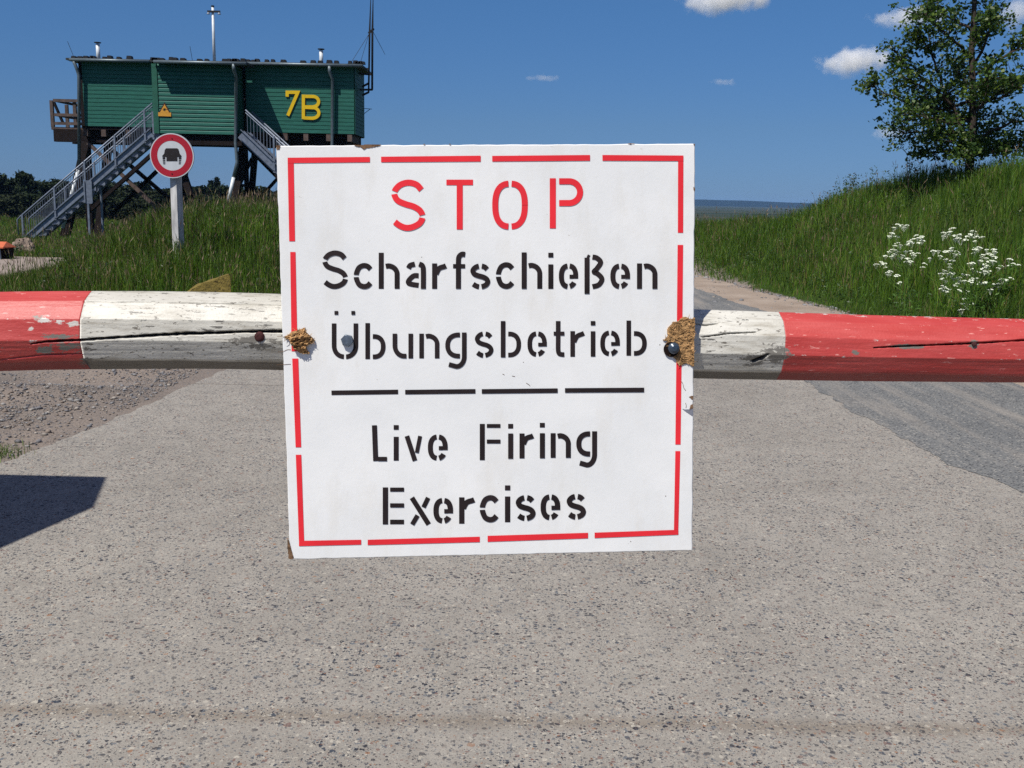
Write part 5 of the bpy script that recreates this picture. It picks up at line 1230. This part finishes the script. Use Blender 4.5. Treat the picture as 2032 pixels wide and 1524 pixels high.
edge_l = lambda x, y: (1 - sst(-3.1, -2.7, x)) * sst(11.2, 12.4, y + (vnoise(x, y, 0.7, 85) - .5) * 1.4) * (1 - 0.985 * track(x, y))
S_ = []
x, y = scatter(-18, -2.7, 11, 28, 330000, lambda x, y: edge_l(x, y) * np.minimum(1, 12.0 / np.hypot(x, y)) ** 1.1 * (1 - sst(26, 28, y)), 4); mound = sst(-8.6, -5, x)
h = hgt(x, y, 86, 0.20, 0.42) * (0.55 + 0.45 * mound); S_.append(blades(x, y, h, wdt(x, y), 4, 0.14))
x, y = scatter(-14, -2.8, 12, 28, 26000, lambda x, y: edge_l(x, y) * (0.12 + 0.5 * sst(-8.5, -5, x)), 5); h = hgt(x, y, 87, 0.30, 0.52); S_.append(heads(x, y, h, 5))
lawn("mound_grass", "long green meadow grass on the mound on the left", S_)
S_ = []
x, y = scatter(-42, 2, 23.4, 52, 230000, lambda x, y: (1 - sst(-0.6, 0.2, x - road_right(y) + 6)) * (1 - 0.985 * track(x, y)) * np.minimum(1, 26 / np.hypot(x, y)), 6)
h = hgt(x, y, 88, 0.12, 0.30); S_.append(blades(x, y, h, wdt(x, y, 1.35), 6, 0.24))
x, y = scatter(-30, 0, 24, 50, 9000, lambda x, y: 0.5 * (1 - track(x, y)) * (1 - sst(-0.6, 0.2, x - road_right(y) + 6)), 7); h = hgt(x, y, 89, 0.3, 0.5); S_.append(heads(x, y, h, 7))
lawn("field_grass", "shorter grass of the field under the cabin", S_)
# weeds standing along the crest of the bank
r = np.random.default_rng(31); cc = []
for _ in range(60):
    px = r.uniform(1600, 1840); Yw = np.interp(px, [1590, 1700, 1830], [25, 22.5, 20]); p = at(px, 340, Yw); z = float(ground(p[0], Yw)); hh_ = r.uniform(.3, .62)
    cc += [np.array([p[0] + r.normal(0, .04), Yw + r.normal(0, .1), z + hh_ * t]) for t in r.uniform(.3, 1, 16)]
structure(leaf_mesh("crest_weeds", cc, 0.028, M['leaf'], None, L3((58, 84, 36), (70, 90, 44), (96, 92, 66)), .5, .1, 6), "stuff", "leafy weeds along the crest of the bank")

r = np.random.default_rng(37); cc = []
for _ in range(150):
    yw = r.uniform(11, 24); xw = foot_right(yw) + abs(r.normal(.3, 1.4)) if r.random() < .6 else r.uniform(-8, -3.2); z = float(ground(xw, yw)); hh_ = r.uniform(.15, .42)
    cc += [np.array([xw + r.normal(0, .09), yw + r.normal(0, .09), z + hh_ * t]) for t in r.uniform(.3, 1, 34)]
structure(leaf_mesh("meadow_weeds", cc, 0.024, M['leaf'], None, L3((62, 88, 36), (74, 100, 42), (54, 76, 34)), .6, .3, 7), "stuff", "broad-leaved weeds scattered through the meadow grass")

# ------------------------------------------------------------------ cow parsley
UM = {
 0: [(590, 155), (545, 190), (640, 165), (690, 160), (655, 190), (490, 285), (525, 255), (570, 290), (800, 275), (860, 290), (820, 310), (865, 335), (760, 320), (720, 350), (690, 380), (740, 365), (825, 365), (585, 365), (555, 395), (610, 390), (520, 440), (490, 465), (560, 450), (590, 470), (540, 495), (445, 510), (520, 515), (675, 460), (725, 460), (760, 480), (810, 485), (770, 505), (640, 505), (610, 535), (700, 545), (735, 575), (690, 580), (340, 610), (400, 585), (435, 600), (445, 645), (495, 690), (465, 700), (480, 730), (575, 735), (605, 815)],
 1: [(1210, 200), (1110, 245), (1145, 265), (1180, 235), (1105, 290), (1235, 280), (1300, 270), (1240, 320), (1300, 345), (1280, 310), (1380, 290), (1360, 325), (1450, 230), (1420, 265), (1480, 265), (1440, 300), (1500, 290), (1550, 300), (1475, 340), (1205, 420), (1130, 460), (1180, 455), (1050, 455), (995, 455), (1070, 512), (1260, 465), (1240, 495), (1285, 490), (950, 540), (890, 600), (870, 640), (1470, 420), (1520, 415), (1475, 440), (1450, 480), (1600, 440), (1680, 440), (1700, 465), (1560, 500), (1620, 490), (1660, 500), (1550, 525), (1690, 525), (1600, 540), (1640, 570), (1530, 570), (1680, 575), (1140, 550), (1210, 565), (1185, 605), (1180, 645), (1410, 600), (1440, 595), (1580, 610), (1620, 630), (1570, 650), (1120, 680), (1080, 715), (1160, 720), (1215, 710), (1450, 660), (1490, 690), (1540, 700), (1590, 690), (1640, 685), (1580, 715), (1330, 720), (1380, 730), (1095, 770), (1140, 795), (1230, 775), (1280, 765), (1430, 770), (1490, 770), (1300, 800), (1350, 795), (1260, 830), (1430, 800), (1520, 820), (1590, 815), (1110, 860), (1135, 880), (1085, 890), (1240, 850), (1320, 880), (1290, 905), (1180, 900), (1130, 915), (1385, 915), (1350, 1000), (1440, 1050), (1320, 1060), (1370, 1060), (1310, 1130)],
 2: [(1870, 550), (1910, 600), (1860, 620), (1960, 615), (1770, 630), (1740, 650), (1885, 765), (1830, 785), (1780, 780), (1740, 830), (1690, 840), (1750, 870), (1650, 900)]}
heads_me = []
for k in range(6):
    mb = MB(); rr = random.Random(k)
    for i in range(15):
        a, d = rr.uniform(0, 6.28), 0.026 * math.sqrt(rr.random()); cx_, cy_ = d * math.cos(a), d * math.sin(a); cz = 0.012 - d * d * 14; r0 = rr.uniform(.006, .009)
        ring = [(cx_ + r0 * math.cos(t), cy_ + r0 * math.sin(t), cz - 0.003) for t in [j * math.pi / 3 for j in range(6)]]
        mb.add(ring + [(cx_, cy_, cz + 0.003)], [(j, (j + 1) % 6, 6) for j in range(6)])
        mb.add([(cx_ - .0007, cy_, cz - .003), (cx_ + .0007, cy_, cz - .003), (0, 0, -0.045)], [(0, 1, 2)])
    me = bpy.data.meshes.new("flower_head"); me.from_pydata(mb.v, [], mb.f); me.materials.append(M['parsley_white']); heads_me.append(me)
PL = ["cow parsley with white umbels, left and smaller of the big clumps on the bank", "broad bushy cow parsley with the most white umbels on the bank", "small sparse cow parsley at the right edge beside the bushy one"]
for k, (bx, Yp) in enumerate(((1795, 12.6), (1930, 12.4), (1985, 12.7))):
    b0 = at(bx, 640, Yp); zb = float(ground(b0[0], Yp)); pl = thing("cow_parsley", (b0[0], Yp, zb), PL[k], "wildflower", "cow parsley on the bank")
    mb = MB(); rr = random.Random(90 + k); pts = [(1680 + u / 5.77, 420 + v / 5.77) for u, v in UM[k]]
    B0 = np.array([b0[0], Yp, zb]); ax = {}
    for i, (px, py) in enumerate(pts):
        dy = rr.uniform(-.22, .22); q_ = np.array(P3(px, py, Yp + dy))
        o = bpy.data.objects.new("flower_head", heads_me[i % 6]); COL.objects.link(o); o.parent = pl; o.location = (q_ - B0).tolist(); o.rotation_euler = (rr.uniform(-.35, .1), rr.uniform(-.25, .25), rr.uniform(0, 6.28)); s_ = rr.uniform(1.0, 1.5); o.scale = (s_, s_, s_)
        key = int((px - bx + 500) // 26)
        if key not in ax or q_[2] > ax[key][2]: ax[key] = q_
        pts[i] = (q_, key)
    for key, tpt in ax.items():
        m_ = B0 * .45 + tpt * .55 + np.array([(B0[0] - tpt[0]) * .25, 0, .03]); mb.tube([B0 - (0, 0, .1), m_, tpt - (0, 0, .16)], [.006, .005, .003], 5, False)
        for q_, kk in pts:
            if kk == key:
                t = max(.1, min(.95, (q_[2] - .22 - B0[2]) / max(.2, tpt[2] - B0[2]))); s_ = B0 * (1 - t) ** 2 + 2 * m_ * t * (1 - t) + (tpt - (0, 0, .16)) * t * t
                mb.tube([s_, (s_ + q_) / 2 + np.array([(q_[0] - s_[0]) * .2, 0, -.015]), q_ - (0, 0, .035)], [.003, .0025, .0018], 4, False)
    mb.build("stem", M['parsley_green'], pl)
    cen = [B0 + np.array([rr.gauss(0, .16), rr.gauss(0, .16), rr.uniform(.03, .55)]) for _ in range(240)]
    leaf_mesh("leaves", cen, 0.026, M['leaf'], pl, L3((78, 116, 44), (94, 130, 52), (66, 100, 40)), .45, .2, 40 + k)

# ------------------------------------------------------------------ loose stones and weeds on the verge
r = np.random.default_rng(77)
bm = bmesh.new(); bmesh.ops.create_icosphere(bm, subdivisions=1, radius=1); bv = np.array([v.co[:] for v in bm.verts]); bf = np.array([[v.index for v in f.verts] for f in bm.faces]); bm.free()
def stones(name, label, n, fx, fs, seed):
    r = np.random.default_rng(seed); x, y = fx(r, n); z = ground(x, y); s_ = fs(r, n); V, F, C = [], [], []
    pal = L3((122, 122, 124), (108, 107, 110), (136, 133, 130), (144, 137, 129), (124, 113, 104), (94, 93, 96))
    for i in range(len(x)):
        v = bv * (1 + r.normal(0, .16, (len(bv), 1))) * np.array([r.uniform(.7, 1.3), r.uniform(.6, 1.1), r.uniform(.35, .7)]) * s_[i]; a = r.uniform(0, 6.28); c, s1 = math.cos(a), math.sin(a)
        V.append(np.stack([v[:, 0] * c - v[:, 1] * s1 + x[i], v[:, 0] * s1 + v[:, 1] * c + y[i], v[:, 2] + z[i] + s_[i] * .15 + 0.004], 1)); F.append(bf + len(bv) * i); C.append(np.repeat(pal[r.integers(0, 6)][None] * r.uniform(.8, 1.15), len(bv), 0))
    structure(mesh_np(name, np.concatenate(V), [np.concatenate(F)], M['pebble'], tint=np.concatenate(C).astype(np.float32)), "stuff", label)
def verge(r, n):
    y = 4.6 + (r.random(n) ** 1.3) * 6.5; x = -2.75 - np.abs(r.normal(0, 1, n)) * (0.35 + .1 * y) ; k = vnoise(x, y, 1.1, 91) > r.random(n) * .9; return x[k], y[k]
stones("verge_stones", "grey loose stones on the dirt verge left of the concrete", 20000, verge, lambda r, n: np.clip(r.lognormal(-5.25, .55, n), .0025, .026), 5)
def shoulder(r, n):
    y = r.uniform(8, 26, n); x = np.where(r.random(n) < .65, foot_right(y) - np.abs(r.normal(0, .22, n)), road_right(y) + r.normal(0, .3, n)); return x, y
stones("shoulder_stones", "small stones along the sandy shoulder of the road", 1500, shoulder, lambda r, n: np.clip(r.lognormal(-4.2, .5, n), .006, .06), 6)
def seam(r, n):
    y = 4.5 + (r.random(n) ** 1.2) * 5.5; return np.interp(y, [5.3, 6.4, 7.3, 10.5], [2.8, 2.69, 2.58, 2.55]) + r.normal(.03, .09, n), y
stones("seam_grit", "loose grit along the seam between concrete and asphalt", 2600, seam, lambda r, n: np.clip(r.lognormal(-5.6, .45, n), .002, .009), 12)
def grit(r, n):
    y = r.uniform(2.4, 10, n); x = np.where(r.random(n) < .5, 2.68 + r.normal(0, .12, n), r.uniform(-2.6, 4, n)); return x, y
stones("road_grit", "sparse grit lying on the road", 420, grit, lambda r, n: np.clip(r.lognormal(-5.9, .4, n), .0015, .006), 8)
S_ = []
r = np.random.default_rng(9)
c = gnd(26, 905); x = c[0] - .12 + r.normal(0, .10, 420); y = c[1] + r.normal(0, .09, 420); S_.append(blades(x, y, r.uniform(.03, .10, 420), np.full(420, .004), 61, .1, .6))
wd = lawn("verge_weeds", "low green weed tuft at the edge of the concrete on the left", S_)

# ------------------------------------------------------------------ clouds
def m_cloud(name, dens, sc, seed):
    m = bpy.data.materials.new(name); m.use_nodes = True; nt = m.node_tree; nt.nodes.clear()
    out = nt.nodes.new("ShaderNodeOutputMaterial"); tc = nt.nodes.new("ShaderNodeTexCoord")
    p = nd(nt, "ShaderNodeMapping", {0: tc.outputs["Generated"], 1: (-0.5, -0.5, -0.5)}, vector_type='POINT').outputs[0]
    p2 = nd(nt, "ShaderNodeVectorMath", {0: p, 1: (2, 2, 2)}, operation='MULTIPLY').outputs[0]
    r = nd(nt, "ShaderNodeVectorMath", {0: p2}, operation='LENGTH').outputs["Value"]
    ns = nd(nt, "ShaderNodeTexNoise", {"Vector": nd(nt, "ShaderNodeMapping", {0: tc.outputs["Object"], 1: (seed, seed, 0)}).outputs[0], "Scale": sc, "Detail": 6, "Roughness": 0.6}).outputs[0]
    v = mth(nt, 'SUBTRACT', mth(nt, 'ADD', mth(nt, 'MULTIPLY', ns, 2.9), -0.92), mth(nt, 'POWER', r, 1.6))
    v = mth(nt, 'MULTIPLY', mth(nt, 'MAXIMUM', mth(nt, 'MINIMUM', v, 0.5), 0.0), dens * 2)
    pv = nd(nt, "ShaderNodeVolumePrincipled", {"Color": (1, 1, 1, 1), "Density": v, "Anisotropy": -0.2})
    nt.links.new(pv.outputs[0], out.inputs["Volume"]); return m
YC = 900.0
def cloud(px, py, w, h, dens, label, seed):
    c = at(px, py, YC); k = YC / F_PX * 1.02
    bm = bmesh.new(); bmesh.ops.create_icosphere(bm, subdivisions=3, radius=1)
    for v in bm.verts:
        q_ = 1 + 0.2 * mnoise.noise(v.co * 1.7 + Vector((seed * 3.3, 0, 0))); v.co = Vector((v.co.x * w * k * q_, v.co.y * min(w, 2 * h) * k * q_, v.co.z * h * k * q_ * (1.0 if v.co.z > 0 else 0.7)))
    me = bpy.data.meshes.new("cloud"); bm.to_mesh(me); bm.free(); me.materials.append(m_cloud("cloud_vapour", dens, 0.075 * 60 / w, seed))
    o = link("cloud", me); o.location = c.tolist(); tag(o, label, "cloud", "small white clouds")
cloud(1432, 6, 105, 40, 0.09, "flat white cloud cut by the top edge above the board", 1.0)
cloud(1693, 128, 78, 40, 0.075, "small puffy white cloud left of the tree at mid crown height", 2.0)
cloud(1800, 40, 85, 32, 0.05, "white cloud half hidden behind the upper left crown of the tree", 3.0)
cloud(2024, 30, 50, 48, 0.05, "pale cloud behind the right side of the tree at the top corner", 4.0)
cloud(1080, 157, 44, 10, 0.04, "faint thin wisp of cloud above the right half of the board", 5.0)
cloud(1435, 165, 34, 10, 0.035, "faint small wisp of cloud below the flat white cloud", 6.0)
cloud(1765, 270, 40, 20, 0.03, "faint pale cloud beside the lowest left branches of the tree", 7.0)

# ------------------------------------------------------------------ air
mh = bpy.data.materials.new("haze_air"); mh.use_nodes = True; nt = mh.node_tree; nt.nodes.clear()
out = nt.nodes.new("ShaderNodeOutputMaterial")
pv = nd(nt, "ShaderNodeVolumePrincipled", {"Color": (0.30, 0.55, 1.0, 1), "Density": 0.00011, "Anisotropy": 0.0}); nt.links.new(pv.outputs[0], out.inputs["Volume"])
mb = MB(); mb.box(-7600, 7600, -800, 7900, -21.0, 15.0); hz = mb.build("haze", mh); structure(hz, "stuff", "faint blue haze over the plain")
